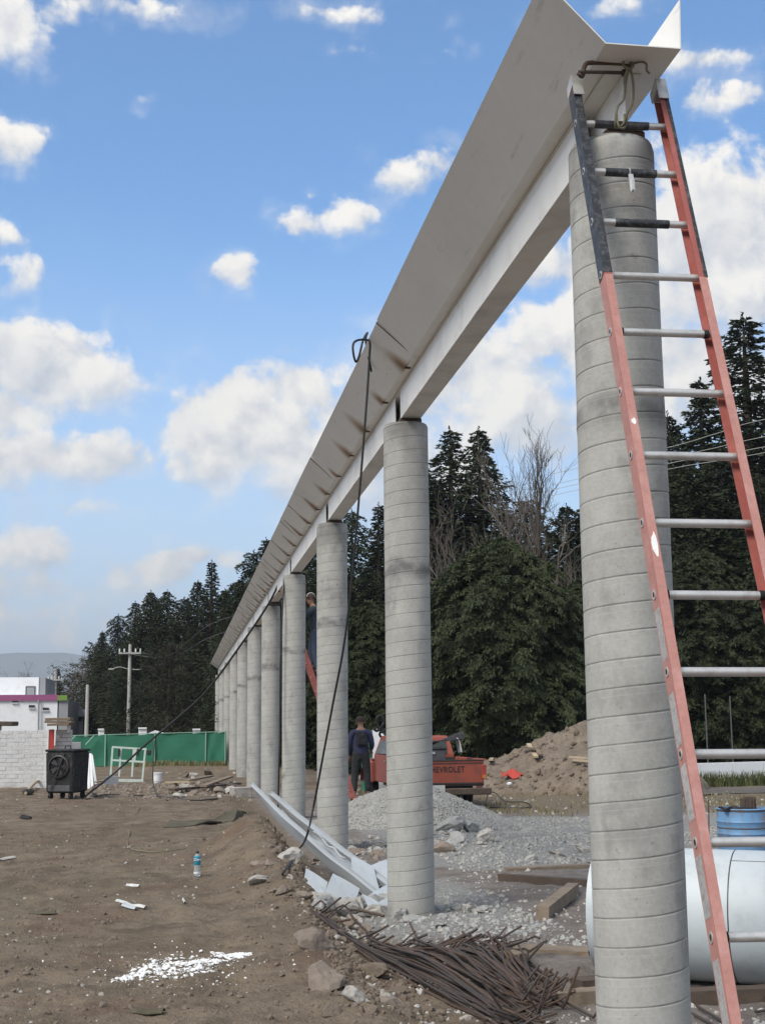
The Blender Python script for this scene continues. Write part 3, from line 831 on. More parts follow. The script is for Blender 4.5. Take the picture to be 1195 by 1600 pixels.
for side, (v0, sg) in enumerate(((-.030, 1), (-.030+.445, -1))):
    r_ = rail(v0, sg, 'rail', -.20, BOT, M['fibre'])
    va, vb = sorted((v0+sg*.001, v0+sg*.0355))
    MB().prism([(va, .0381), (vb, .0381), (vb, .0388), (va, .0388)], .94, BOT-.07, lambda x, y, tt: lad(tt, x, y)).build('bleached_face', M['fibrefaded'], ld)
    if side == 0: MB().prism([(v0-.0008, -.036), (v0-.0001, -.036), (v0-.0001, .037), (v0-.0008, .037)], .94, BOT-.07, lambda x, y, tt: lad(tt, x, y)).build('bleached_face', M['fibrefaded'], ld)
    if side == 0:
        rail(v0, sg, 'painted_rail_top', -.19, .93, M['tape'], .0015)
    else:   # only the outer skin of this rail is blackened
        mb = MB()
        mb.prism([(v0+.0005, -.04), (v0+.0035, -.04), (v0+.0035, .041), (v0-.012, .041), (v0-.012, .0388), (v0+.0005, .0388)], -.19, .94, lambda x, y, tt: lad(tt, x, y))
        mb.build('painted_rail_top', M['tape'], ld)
    # bright cap bracket on the rail head
    mb = MB(); va, vb = sorted((v0-sg*.004, v0+sg*.045))
    mb.prism([(va, -.044), (vb, -.044), (vb, .046), (va, .046)], -.27, -.205, lambda x, y, tt: lad(tt, x, y))
    mb.prism([(va, .0465), (vb, .0465), (vb, .051), (va, .051)], -.27, -.14, lambda x, y, tt: lad(tt, x, y))
    mb.build('rail_cap', M['alu'], ld)
    mb = MB(); va, vb = sorted((v0-sg*.003, v0+sg*.039))
    mb.prism([(va, -.06), (vb, -.06), (vb, .06), (va, .06)], BOT-.06, BOT+.03, lambda x, y, tt: lad(tt, x, y))
    mb.build('rubber_foot', M['black'], ld)
    for k in range(16):
        mb = MB()
        c0 = .305*k
        pl = [(.019*math.cos(a), .015*math.sin(a)) for a in np.linspace(0, 2*math.pi, 14, endpoint=False)]
        x0, x1 = sorted((v0-sg*.0045, v0-sg*.0012))
        mb.prism(pl, x0, x1, lambda p, q, tt: lad(c0+p, tt, q))
        po = mb.build('rung_plug', M['alu'], ld)
        mb = MB()
        pl = [(.011*math.cos(a), .0085*math.sin(a)) for a in np.linspace(0, 2*math.pi, 10, endpoint=False)]
        x0, x1 = sorted((v0-sg*.0052, v0-sg*.0047))
        mb.prism(pl, x0, x1, lambda p, q, tt: lad(c0+p, tt, q))
        mb.build('plug_hole', M['black'], po)
for k in range(16):
    c0 = .305*k
    mb = MB(); n = 14; pr = []
    for a in np.linspace(0, 2*math.pi, n, endpoint=False):
        pr.append((.0165*math.cos(a), max(-.012, .0165*math.sin(a))))
    mb.prism(pr, -.028, LW-.0, lambda p, q, tt: lad(c0+p, tt, q))
    ro = mb.build('rung', M['alu'], ld, smooth=True)
    def sleeve(a_, b_, r_=.019):
        mb2 = MB()
        mb2.prism([(r_*math.cos(a), r_*math.sin(a)) for a in np.linspace(0, 2*math.pi, 14, endpoint=False)], a_, b_, lambda p, q, tt: lad(c0+p, tt, q))
        mb2.build('rung_sleeve', M['tape'] if k < 3 else M['black'], ro, smooth=True)
    if k == 0: sleeve(.055, .31)
    elif k == 1: sleeve(.065, .30)
    elif k == 2: sleeve(.07, .31)
    elif k in (4, 8, 12):
        sleeve(.004, .02); sleeve(.362, .382)
# stickers on the outside of the left rail
for (a_, b_) in ((2.83, 3.02), (3.09, 3.28), (3.40, 3.60), (3.73, 3.94), (2.50, 2.70)):
    MB().prism([(-.0316, -.028), (-.0310, -.028), (-.0310, .028), (-.0316, .028)], a_, b_, lambda x, y, tt: lad(tt, x, y)).build('sticker', M['sticker'], ld)
# worn patches where the red gel coat has chipped
for (a_, b_, w_) in ((2.20, 2.30, .012), (1.68, 1.71, .010)):
    pl = [(.5*(a_+b_)+.5*(b_-a_)*math.cos(t)*(1+.25*math.sin(3*t)), -.012+w_*math.sin(t)) for t in np.linspace(0, 2*math.pi, 11, endpoint=False)]
    MB().prism(pl, .0389, .0394, lambda p, q, tt: lad(p, q, tt)).build('chipped_patch', M['lime'], ld)
# latch hanging from the second rung
mb = MB()
lt = lad(.305, .175, 0); L3 = Vector(lt)
mb.tube([L3+Vector((.0, -.02*math.cos(a), .021*math.sin(a))) for a in np.linspace(0, 6.28, 12)], .004, 6)
mb.bar(L3+Vector((0, -.022, -.015)), L3+Vector((.004, -.03, -.10)), .022, .006, (0, 1, 0))
mb.bar(L3+Vector((.004, -.034, -.045)), L3+Vector((.004, -.037, -.095)), .012, .010, (0, 1, 0))
mb.build('latch', M['alu'], ld)

# clamp on the beam end and the rope that ties the ladder to it
cc = Vector((BX, 5.49, 4.60))
cl = thing('c_clamp', 'brown screw clamp gripping the end of the steel beam above the ladder', 'clamp', cc)
mb = MB()
mb.tube(spline([(1.80, 5.44, 4.565), (1.815, 5.44, 4.605), (1.85, 5.44, 4.617), (2.0, 5.44, 4.623), (2.035, 5.44, 4.612)], 5), .011, 8)
mb.tube([(1.80, 5.44, 4.565), (1.79, 5.44, 4.545)], .016, 8)
mb.build('clamp_frame', M['rust'], cl, smooth=True)
mb = MB(); mb.tube([(1.78, 5.44, 4.567), (2.008, 5.44, 4.578)], .0085, 8); mb.tube([(1.99, 5.44, 4.577), (2.013, 5.44, 4.578)], .017, 10)
mb.build('screw', M['rust2'], cl, smooth=True)
MB().tube([(1.795, 5.385, 4.545), (1.785, 5.44, 4.567), (1.79, 5.49, 4.58)], .005, 6).build('handle', M['rust2'], cl)
mb = MB()
r0 = Vector(lad(0, .155, .024))
mb.tube(spline([(2.02, 5.43, 4.63), (2.03, 5.40, 4.60), (2.012, 5.405, 4.575), (1.985, 5.41, 4.60), (2.0, 5.42, 4.632), (2.03, 5.42, 4.625)], 6), .0065, 6)
mb.tube(spline([(2.02, 5.42, 4.61), (2.06, 5.38, 4.605), (2.085, 5.38, 4.595), (2.085, 5.38, 4.565), (2.10, 5.38, 4.55)], 6), .0055, 6)
mb.tube(spline([(2.01, 5.41, 4.59), (1.995, 5.41, 4.52), (1.985, 5.42, 4.44), r0+Vector((0, -.02, .06)), r0+Vector((-.01, -.012, 0)), r0+Vector((0, .01, -.03)), r0+Vector((.03, -.01, -.012)), r0+Vector((.035, -.012, .03))], 6), .006, 6)
mb.tube(spline([(2.02, 5.41, 4.58), (2.03, 5.41, 4.50), (2.025, 5.42, 4.42), r0+Vector((.045, -.012, .03)), r0+Vector((.04, .0, -.025)), r0+Vector((.005, -.015, -.035)), r0+Vector((-.005, -.012, .025))], 6), .006, 6)
mb.tube(spline([(2.005, 5.405, 4.585), (1.985, 5.40, 4.53), (1.99, 5.41, 4.47)], 5), .005, 6)
tagp(mb.build('rope', M['rope'], None, (2.0, 5.42, 4.5), smooth=True), 'knotted yellowish rope tying the top ladder rung to the beam clamp', 'rope')

# ------------------------------------------------------------------ cables
def cable(name, pts, r, label, cat, mt='cable', n=8, seg=8, group=None):
    P = spline(pts, seg)
    mb = MB(); mb.tube(P, r, n)
    return tagp(mb.build(name, M[mt], None, P[-1], smooth=True), label, cat, group)
e0 = GP(452, 1352)
hang = [PY(553, 556, 10.75), PY(549, 540, 10.72), PY(556, 533, 10.75), PY(566, 531, 10.82), PY(577, 526, 10.9)]
P1 = [(1.66, 11.3, 4.62), (1.60, 11.1, 4.83)]
loop = [Vector((1.67, 11.25, 4.70)), Vector((1.60, 11.1, 4.93)), PY(574, 520, 10.95), PY(567, 532, 10.80), PY(561, 556, 10.75), PY(556, 565, 10.72), PY(552, 552, 10.7), PY(552, 537, 10.7), PY(560, 531, 10.72), PY(574, 531, 10.75), PY(578, 536, 10.75), PY(577, 560, 10.78), PY(574, 610, 10.8), PY(568, 690, 10.85), PY(559, 800, 10.95), PY(548, 920, 11.1), PY(537, 1010, 11.25), PY(522, 1090, 11.5), PY(505, 1180, 11.8), PY(490, 1260, 12.1), PY(478, 1310, 12.3)]
g1 = GP(466, 1335); g2 = GP(450, 1358); g3 = GP(438, 1372)
cable('hanging_cable', loop+[g1+Vector((0, 0, .05)), g2+Vector((0, 0, .02)), g3+Vector((0, 0, .01))], .010, 'thin black cable looped over the gutter edge and hanging to the ground', 'cable', seg=6)
ca0 = GP(133, 1247); a_ = [ca0+Vector((0, 0, .03))]
for (x, y, Y) in ((180, 1207, 28.6), (232, 1160, 28.2), (280, 1120, 27.8), (326, 1076, 27.3), (386, 994, 26.6), (421, 941, 26.2), (440, 903, 25.9)): a_.append(PY(x, y, Y))
a_.append(Vector((1.95, 25.7, zc(25.7)+.03)))
cable('power_cable', a_, .022, 'thick black power cable rising from the black machine to the beam', 'cable')
pp = [GP(*q)+Vector((0, 0, .012)) for q in ((135, 1250), (165, 1243), (205, 1244), (250, 1246), (300, 1252), (340, 1250))]
cable('ground_cable', pp, .013, 'black cable lying on the dirt to the right of the black machine', 'cable')
b0 = GP(247, 1246)
cable('drop_cable', [PY(243, 1150, 29.5), PY(240, 1180, 29.4), PY(239, 1205, 29.3), PY(240, 1228, 29.2), b0+Vector((0, 0, .03)), GP(262, 1252)+Vector((0, 0, .01))], .012, 'thin dark cable curving down beside the white bucket', 'cable')
cable('strap_cable', [PY(446, 905, 22.72)+Vector((-.02, 0, 0)), PY(441, 960, 22.6), PY(438, 1040, 22.6), PY(437, 1120, 22.6), PY(436, 1200, 22.6), GP(434, 1270)], .014, 'dark cable hanging down the left edge of the fourth column', 'cable')
pp = [GP(*q)+Vector((0, 0, .012)) for q in ((219, 1264), (210, 1275), (206, 1288), (203, 1300), (199, 1318), (203, 1327), (222, 1332), (250, 1333), (290, 1328))]
cable('rope_scrap', pp, .006, 'pale thin rope lying in a bent line on the dirt', 'rope', 'rope')
pp = [GP(*q)+Vector((0, 0, z)) for q, z in (((758, 1262), .05), ((764, 1250), .16), ((775, 1248), .12), ((790, 1256), .05), ((820, 1256), .03), ((828, 1263), .02), ((795, 1264), .02), ((765, 1264), .03))]
cable('wire_loop', pp, .012, 'dark wire bent in a loop on the ground right of the pickup', 'wire')

# ------------------------------------------------------------------ second ladder and the people
l2t = Vector((2.20, 26.9, zc(27)+.02)); l2b = Vector((3.62, 27.0, gh(3.62, 27)))
l2 = thing('ladder', 'red ladder behind the fourth column with a worker standing on it', 'ladder', l2b)
dd = (l2t-l2b).normalized(); perp = Vector((0, 1, 0)); nn = dd.cross(perp).normalized()
for s_ in (0, 1):
    off = perp*(.44*s_)
    MB().bar(l2b+off, l2t+dd*.25+off, .03, .085, nn).build('rail', M['fibre'], l2)
    MB().bar(l2b+off-dd*.01, l2b+off+dd*.07, .045, .10, nn).build('rubber_foot', M['black'], l2)
k = .25
while k < (l2t-l2b).length:
    c = l2b+dd*k
    MB().tube([c+perp*.012, c+perp*.43], .016, 8).build('rung', M['alu'], l2); k += .305

def skin(name, joints, edges, mt, parent=None, origin=None, lvl=2, label=None, cat=None, group=None):
    names = list(joints); off = Vector(origin) if origin is not None else (ROOT[parent.name] if parent is not None else Vector((0, 0, 0)))
    v = [tuple(Vector(joints[n][0])-off) for n in names]
    e = [(names.index(a), names.index(b)) for a, b in edges]
    me = bpy.data.meshes.new(name); me.from_pydata(v, e, []); me.materials.append(mt)
    o = bpy.data.objects.new(name, me); COL.objects.link(o)
    md = o.modifiers.new('skin', 'SKIN'); md.use_smooth_shade = True
    sv = me.skin_vertices[0].data
    for i, n in enumerate(names):
        r = joints[n][1]
        sv[i].radius = (r, r) if not isinstance(r, tuple) else r
        sv[i].use_root = (i == 0)
    sd = o.modifiers.new('sub', 'SUBSURF'); sd.levels = lvl; sd.render_levels = lvl
    # bake the modifiers so that the mesh is plain geometry
    dg = bpy.context.evaluated_depsgraph_get()
    me2 = bpy.data.meshes.new_from_object(o.evaluated_get(dg)); me2.name = name
    bpy.data.objects.remove(o); bpy.data.meshes.remove(me)
    if len(me2.materials) == 0: me2.materials.append(mt)
    me2.polygons.foreach_set('use_smooth', [True]*len(me2.polygons))
    ob = link(name, me2, parent)
    if parent is None: ob.location = off; ROOT[ob.name] = off
    return tagp(ob, label, cat, group)

def hand_edges(J, E_, side, wrist, d, palm_n, curl=.5):
    """palm with four unequal bent fingers and a thumb"""
    d = Vector(d).normalized(); n = Vector(palm_n).normalized(); s_ = d.cross(n).normalized()
    w = Vector(wrist); pc = w+d*.045
    J[side+'palm'] = (pc, (.036, .018)); E_.append((side+'wrist', side+'palm'))
    for i, (o_, ln) in enumerate(((-.030, .062), (-.010, .074), (.010, .070), (.028, .054))):
        a = w+d*.085+s_*o_; b = a+d*ln*.5*math.cos(curl)+n*ln*.5*math.sin(curl)
        c = b+(d*math.cos(2*curl)+n*math.sin(2*curl))*ln*.5
        for q, p in enumerate((a, b, c)): J['%sf%d%d' % (side, i, q)] = (p, .0095-.001*q)
        E_ += [(side+'palm', '%sf%d0' % (side, i)), ('%sf%d0' % (side, i), '%sf%d1' % (side, i)), ('%sf%d1' % (side, i), '%sf%d2' % (side, i))]
    a = w+d*.03-s_*.032; b = a+d*.035-s_*.025+n*.01; c = b+d*.03+n*.012
    for q, p in enumerate((a, b, c)): J['%st%d' % (side, q)] = (p, .0105-.001*q)
    E_ += [(side+'palm', side+'t0'), (side+'t0', side+'t1'), (side+'t1', side+'t2')]

def person(base, face, pose, label, mats, group=None):
    """base: point on the floor between the feet; face: heading (radians, 0 = +Y)"""
    ca, sa = math.cos(face), math.sin(face)
    def w(p): return Vector((base[0]+p[0]*ca+p[1]*sa, base[1]-p[0]*sa+p[1]*ca, base[2]+p[2]))
    def wd(p): return Vector((p[0]*ca+p[1]*sa, -p[0]*sa+p[1]*ca, p[2]))
    P = {k_: w(v) for k_, v in pose.items()}
    J = {'pelvis': (P['pelvis'], (.15, .11)), 'waist': (P['waist'], (.14, .10)), 'chest': (P['chest'], (.165, .115)), 'neckb': (P['neckb'], (.075, .07)), 'neck': (P['neck'], .056),
         'jaw': (P['jaw'], (.062, .072)), 'head': (P['head'], (.078, .092)), 'crown': (P['crown'], (.062, .075))}
    E_ = [('pelvis', 'waist'), ('waist', 'chest'), ('chest', 'neckb'), ('neckb', 'neck'), ('neck', 'jaw'), ('jaw', 'head'), ('head', 'crown')]
    for s_ in 'LR':
        J[s_+'sho'] = (P[s_+'sho'], .062); J[s_+'elb'] = (P[s_+'elb'], .043); J[s_+'wrist'] = (P[s_+'wrist'], .029)
        J[s_+'hip'] = (P[s_+'hip'], .092); J[s_+'knee'] = (P[s_+'knee'], .060); J[s_+'ank'] = (P[s_+'ank'], .043); J[s_+'toe'] = (P[s_+'toe'], .036)
        E_ += [('neckb', s_+'sho'), (s_+'sho', s_+'elb'), (s_+'elb', s_+'wrist'), ('pelvis', s_+'hip'), (s_+'hip', s_+'knee'), (s_+'knee', s_+'ank'), (s_+'ank', s_+'toe')]
        hd = (P[s_+'wrist']-P[s_+'elb']).normalized()
        hand_edges(J, E_, s_, P[s_+'wrist'], hd, wd((0, 1, 0)) if abs(hd.dot(wd((0, 1, 0)))) < .8 else Vector((0, 0, -1)))
    body = skin('person', J, E_, mats['skin'], None, base, 2, label, 'person', group)
    # face: nose, ears, eyes
    hc = P['head']; fw = wd((0, 1, 0)); rt = wd((1, 0, 0))
    mb = MB(); mb.tube([hc+fw*.085+Vector((0, 0, .012)), hc+fw*.112+Vector((0, 0, -.022)), hc+fw*.088+Vector((0, 0, -.032))], .012, 6); mb.build('nose', mats['skin'], body, smooth=True)
    for s_ in (-1, 1):
        mb = MB(); mb.lathe([(.004, -.03), (.018, -.012), (.02, .012), (.006, .03)], hc+rt*(s_*.082), 8); mb.build('ear', mats['skin'], body, smooth=True)
        mb = MB(); mb.lathe([(.002, -.009), (.009, 0), (.002, .009)], hc+fw*.086+rt*(s_*.032)+Vector((0, 0, .016)), 8); mb.build('eye', M['dark'], body, smooth=True)
    mb = MB(); mb.bar(hc+fw*.088-rt*.024+Vector((0, 0, -.058)), hc+fw*.088+rt*.024+Vector((0, 0, -.058)), .008, .008); mb.build('mouth', M['redcloth'], body)
    g = .022
    JJ = {'hem': (P['pelvis']-Vector((0, 0, .06)), (.185, .145)), 'waist': (P['waist'].lerp(P['pelvis'], .4), (.172, .132)), 'chest': (P['chest'], (.19, .135)), 'neckb': (P['neckb'], (.10, .09)), 'col': (P['neckb'].lerp(P['neck'], .6), .074)}
    EE = [('hem', 'waist'), ('waist', 'chest'), ('chest', 'neckb'), ('neckb', 'col')]
    for s_ in 'LR':
        JJ[s_+'sho'] = (P[s_+'sho'], .082); JJ[s_+'elb'] = (P[s_+'elb'], .060); JJ[s_+'cuff'] = (P[s_+'elb'].lerp(P[s_+'wrist'], .9 if mats.get('long', True) else .05), .046)
        EE += [('neckb', s_+'sho'), (s_+'sho', s_+'elb'), (s_+'elb', s_+'cuff')]
    skin('jacket' if mats.get('long', True) else 'shirt', JJ, EE, mats['top'], body, base, 2)
    JJ = {'pelvis': (P['pelvis'], (.175, .135)), 'wst': (P['pelvis'].lerp(P['waist'], .95), (.155, .12))}
    EE = [('pelvis', 'wst')]
    for s_ in 'LR':
        JJ[s_+'hip'] = (P[s_+'hip'], .112); JJ[s_+'knee'] = (P[s_+'knee'], .080); JJ[s_+'cuff'] = (P[s_+'knee'].lerp(P[s_+'ank'], .92), .067)
        EE += [('pelvis', s_+'hip'), (s_+'hip', s_+'knee'), (s_+'knee', s_+'cuff')]
    skin('trousers', JJ, EE, mats['legs'], body, base, 2)
    for s_ in 'LR':
        mid = P[s_+'ank'].lerp(P[s_+'toe'], .5)
        skin('boot', {'a': (P[s_+'ank']+Vector((0, 0, .06)), .055), 'b': (P[s_+'ank']+Vector((0, 0, -.02)), .055), 'c': (P[s_+'toe'], (.05, .04))}, [('a', 'b'), ('b', 'c')], mats['boot'], body, base, 2)
    return body, w, wd, P
stand = {'pelvis': (0, 0, .93), 'waist': (0, .01, 1.08), 'chest': (0, .0, 1.27), 'neckb': (0, 0, 1.42), 'neck': (0, .01, 1.49), 'jaw': (0, .04, 1.54), 'head': (0, .03, 1.62), 'crown': (0, .02, 1.69),
         'Lsho': (-.19, 0, 1.38), 'Rsho': (.19, 0, 1.38), 'Lelb': (-.25, .02, 1.11), 'Relb': (.25, .04, 1.12), 'Lwrist': (-.24, .12, .88), 'Rwrist': (.22, .24, 1.0),
         'Lhip': (-.10, 0, .88), 'Rhip': (.10, 0, .88), 'Lknee': (-.13, .03, .49), 'Rknee': (.14, .03, .49), 'Lank': (-.15, -.01, .09), 'Rank': (.16, -.01, .09), 'Ltoe': (-.17, .14, .04), 'Rtoe': (.19, .14, .04)}
pb = Vector((3.92, 28.4, 0)); pb.z = gh(pb.x, pb.y)
b1, w1, wd1, P1_ = person(pb, .12, stand, 'person standing with back turned in navy jacket, dark trousers and brown cap', {'skin': M['skin'], 'top': M['navy'], 'legs': M['trouser'], 'boot': M['boot']})
def capmesh(P, wd, fwd, matn, body, brim=True):
    hc = P['head']; up = Vector((0, 0, 1))
    mb = MB(); mb.lathe([(.100, .0), (.104, .03), (.094, .075), (.065, .105), (.02, .118)], hc+Vector((0, 0, .0))+wd((0, -.005, 0)), 16, None, True)
    c = mb.build('cap', M[matn], body, smooth=True)
    if brim:
        mb = MB()
        for r in (.085, .175):
            for a in np.linspace(-.9, .9, 8):
                q = hc+wd((math.sin(a)*r*.75, fwd*math.cos(a)*r, .012-(r-.085)*.25)); mb.v.append(tuple(q))
        mb.f = [(i, i+1, 9+i, 8+i) for i in range(7)]
        mb.build('brim', M[matn], c, smooth=True)
capmesh(P1_, wd1, 1, 'cap', b1)
# dark bag slung on the back
c = w1((.02, -.165, 1.25))
mb = MB(); mb.box(c, (.24, .09, .30), None, .035, .8); mb.build('shoulder_bag', M['black'], b1, smooth=True)
mb = MB(); mb.tube(spline([w1((-.15, -.10, 1.42)), w1((-.08, -.165, 1.36)), w1((.0, -.185, 1.3)), w1((.1, -.18, 1.15)), w1((.17, -.08, 1.04))], 5), .014, 6); mb.build('bag_strap', M['black'], b1)

climb = {'pelvis': (0, 0, .93), 'waist': (0, .03, 1.07), 'chest': (0, .06, 1.26), 'neckb': (0, .07, 1.41), 'neck': (0, .09, 1.48), 'jaw': (0, .13, 1.52), 'head': (0, .12, 1.60), 'crown': (0, .11, 1.67),
         'Lsho': (-.19, .07, 1.37), 'Rsho': (.19, .07, 1.37), 'Lelb': (-.22, .28, 1.23), 'Relb': (.22, .22, 1.16), 'Lwrist': (-.12, .44, 1.40), 'Rwrist': (.10, .38, 1.25),
         'Lhip': (-.10, 0, .88), 'Rhip': (.10, 0, .88), 'Lknee': (-.12, .05, .49), 'Rknee': (.12, .10, .55), 'Lank': (-.12, -.02, .09), 'Rank': (.12, .02, .20), 'Ltoe': (-.13, .13, .05), 'Rtoe': (.13, .16, .16)}
kst = .25+.305*8
st = l2b+dd*kst+perp*.22
pb2 = Vector((st.x+.09, st.y, st.z+.015))
b2, w2, wd2, P2_ = person(pb2, -math.pi/2, climb, 'person high on the far red ladder, dark shirt, jeans and white striped brown cap', {'skin': M['skin'], 'top': M['teal'], 'legs': M['jeans'], 'boot': M['boot'], 'long': False})
capmesh(P2_, wd2, -1, 'cap', b2)
mb = MB(); hc = P2_['head']
for a in (-.05, .0, .05): mb.tube([hc+wd2((a, .09*math.cos(t), .02+.10*math.sin(t))) for t in np.linspace(.1, 3.0, 9)], .006, 5)
mb.build('cap_stripe', M['plasticwhite'], b2)
mb = MB(); mb.box(w2((.17, -.03, .93)), (.05, .16, .2), None, .015); mb.build('tool_pouch', M['black'], b2)
mb = MB(); mb.tube([w2((.19, -.07, 1.08)), w2((.19, -.07, .84))], .014, 6); mb.build('tool', M['alu'], b2)

# red clamp with a pipe end at the head of the fifth column
mb = MB(); q = PY(437, 940, 26.3)
mb.tube([PY(424, 943, 28.0), PY(440, 943, 27.8)], .035, 8)
mb.build('pipe_stub', M['dark'], None, PY(432, 943, 27.9)); 
o = bpy.data.objects['pipe_stub']; tagp(o, 'short dark pipe sticking out at the head of the fifth column', 'pipe')

# ------------------------------------------------------------------ the pickup
AL = math.radians(5)
tr = thing('pickup_truck', 'faded orange pickup parked tail towards us with lettered tailgate behind gravel heap', 'pickup truck', (5.72, 27.95, gh(5.7, 29)-.02), (0, 0, AL))
def tp(name, mb, mt, parent=None, smooth=False): return mb.build(name, M[mt], parent or tr, None, smooth)
HW = .83
# bed: x across, y forward from the tailgate, z up
mb = MB(); mb.box((0, .015, .79), (1.60, .05, .50), None, .008)
tg = tp('tailgate', mb, 'orange')
mb = MB(); mb.box((0, .012, 1.045), (1.64, .075, .025), None, .006); mb.box((0, -.0125, .565), (1.56, .012, .03)); mb.box((0, -.0125, .985), (1.56, .012, .02)); tp('tailgate_trim', mb, 'dark', tg)
for s_ in (-1, 1):
    mb = MB(); mb.box((s_*(HW-.03), 1.02, .78), (.06, 1.95, .56), None, .02); mb.box((s_*(HW-.005), 1.02, 1.05), (.10, 1.97, .04), None, .01); tp('bed_side', mb, 'orange')
    # rounded rear fender
    mb = MB(); rows = []
    for a in np.linspace(0, math.pi, 13):
        rows.append([(s_*(HW-.02), 1.05+.50*math.cos(a), .42+.42*math.sin(a)), (s_*(HW+.13), 1.05+.48*math.cos(a), .42+.39*math.sin(a)), (s_*(HW+.15), 1.05+.44*math.cos(a), .42+.34*math.sin(a))])
    mb.sheet(rows, .01*s_); tp('rear_fender', mb, 'redpaint', smooth=True)
    mb = MB(); mb.box((s_*(HW-.02), -.005, .80), (.10, .05, .30), None, .01); tl = tp('tail_light', mb, 'redpost')
    mb = MB(); mb.box((s_*(HW-.02), -.033, .70), (.07, .012, .07)); tp('indicator_lens', mb, 'amber', tl)
mb = MB(); mb.box((0, 1.0, .53), (1.6, 1.98, .05)); mb.box((0, 1.98, .80), (1.62, .04, .52)); tp('bed_floor', mb, 'dark')
mb = MB(); mb.box((.02, -.14, .40), (1.78, .16, .14), None, .02); bmp = tp('rear_bumper', mb, 'wooddark')
mb = MB(); mb.box((-.30, -.228, .46), (.34, .012, .17)); tp('number_plate', mb, 'plate', bmp)
# cab with windows
mb = MB()
prof = [(2.02, .50), (2.02, 1.12), (2.16, 1.50), (2.30, 1.545), (3.05, 1.545), (3.20, 1.50), (3.52, 1.08), (3.52, .50)]
mb.prism(prof, -.76, .76, lambda u, v, t: (t*(1-.12*max(0, (v-1.1))/.45), u, v)); cab = tp('cab', mb, 'orange')
mb = MB(); mb.prism([(2.035, 1.14), (2.135, 1.42), (2.125, 1.425), (2.02, 1.145)], -.60, .60, lambda u, v, t: (t, u-.012, v)); tp('rear_window', mb, 'glass', cab)
mb = MB(); mb.prism([(3.515, 1.12), (3.25, 1.47), (3.262, 1.478), (3.527, 1.128)], -.64, .64, lambda u, v, t: (t, u+.006, v)); tp('windscreen', mb, 'glass', cab)
for s_ in (-1, 1):
    mb = MB(); mb.prism([(2.15, 1.14), (2.24, 1.44), (3.12, 1.44), (3.34, 1.14)], 0, 1, lambda u, v, t: (s_*(.757-.20*max(0, v-1.1)/.45*.45+.004+.006*t), u, v)); tp('side_window', mb, 'glass', cab)
    mb = MB(); mb.box((s_*.77, 2.72, .80), (.03, 1.02, .62), None, .012); dr = tp('door', mb, 'redpaint', cab)
    mb = MB(); mb.box((s_*.795, 2.32, .98), (.02, .13, .03)); tp('handle', mb, 'chrome', dr)
    mb = MB(); rows = []
    for a in np.linspace(0, math.pi, 13):
        rows.append([(s_*.60, 4.05+.52*math.cos(a), .48+.50*math.sin(a)), (s_*.84, 4.05+.50*math.cos(a), .48+.47*math.sin(a)), (s_*.88, 4.05+.45*math.cos(a), .47+.40*math.sin(a))])
    mb.sheet(rows, .01*s_); mb.box((s_*.80, 3.72, .70), (.12, .42, .50), None, .03); tp('front_fender', mb, 'redpaint', smooth=True)
    mb = MB(); mb.lathe([(.08, -.03), (.09, .02), (.03, .03)], (s_*.66, 4.66, .82), 14, Matrix.Rotation(-math.pi/2, 3, 'X')); tp('headlight', mb, 'chrome')
mb = MB(); rows = [[(x*(1-.05*(y-3.5)), y, .98+.05*math.cos(x*1.9)-.03*(y-3.5)) for x in np.linspace(-.74, .74, 9)] for y in (3.5, 3.9, 4.3, 4.62)]
mb.sheet(rows, .02); tp('hood', mb, 'redpaint', smooth=True)
mb = MB(); mb.box((0, 4.60, .74), (1.3, .08, .40), None, .02); tp('grille', mb, 'dark')
mb = MB(); mb.box((0, 4.74, .50), (1.70, .10, .15), None, .03); tp('front_bumper', mb, 'chrome')
for s_ in (-1, 1):
    for y in (1.05, 4.05):
        Rm = Matrix.Rotation(math.pi/2, 3, 'Y')
        mb = MB(); mb.lathe([(.20, -.10), (.31, -.10), (.345, -.06), (.345, .06), (.31, .10), (.20, .10)], (s_*.70, y, .345), 28, Rm, False)
        wh = tp('wheel', mb, 'black', smooth=True)
        mb = MB(); mb.lathe([(.02, -.06), (.21, -.08), (.21, .08), (.02, .06)], (s_*.70, y, .345), 20, Rm); tp('rim', mb, 'plate', wh, True)
mb = MB(); mb.box((0, 2.2, .42), (.7, 4.2, .12)); mb.tube([(-.7, 1.05, .345), (.7, 1.05, .345)], .05, 8); mb.lathe([(.02, -.12), (.14, -.05), (.14, .05), (.02, .12)], (0, 1.05, .34), 12); tp('chassis', mb, 'dark')
# name pressed into the tailgate
def text_mesh(name, body, size, mt, parent, M4, ext=.004, bold=0.0):
    cu = bpy.data.curves.new(name, 'FONT'); cu.body = body; cu.size = size; cu.extrude = ext; cu.align_x = 'CENTER'; cu.align_y = 'CENTER'; cu.offset = bold; cu.space_character = 1.12
    tmp = bpy.data.objects.new(name, cu); COL.objects.link(tmp)
    dg = bpy.context.evaluated_depsgraph_get()
    me = bpy.data.meshes.new_from_object(tmp.evaluated_get(dg)); me.name = name
    bpy.data.objects.remove(tmp); bpy.data.curves.remove(cu)
    me.transform(M4); me.materials.clear(); me.materials.append(mt)
    return link(name, me, parent)
text_mesh('lettering', 'CHEVROLET', .175, M['letter'], tg, Matrix.Translation((-.055, -.0145, .855)) @ Matrix.Rotation(math.pi/2, 4, 'X') @ Matrix.Scale(.82, 4, (1, 0, 0)), .004, .003)
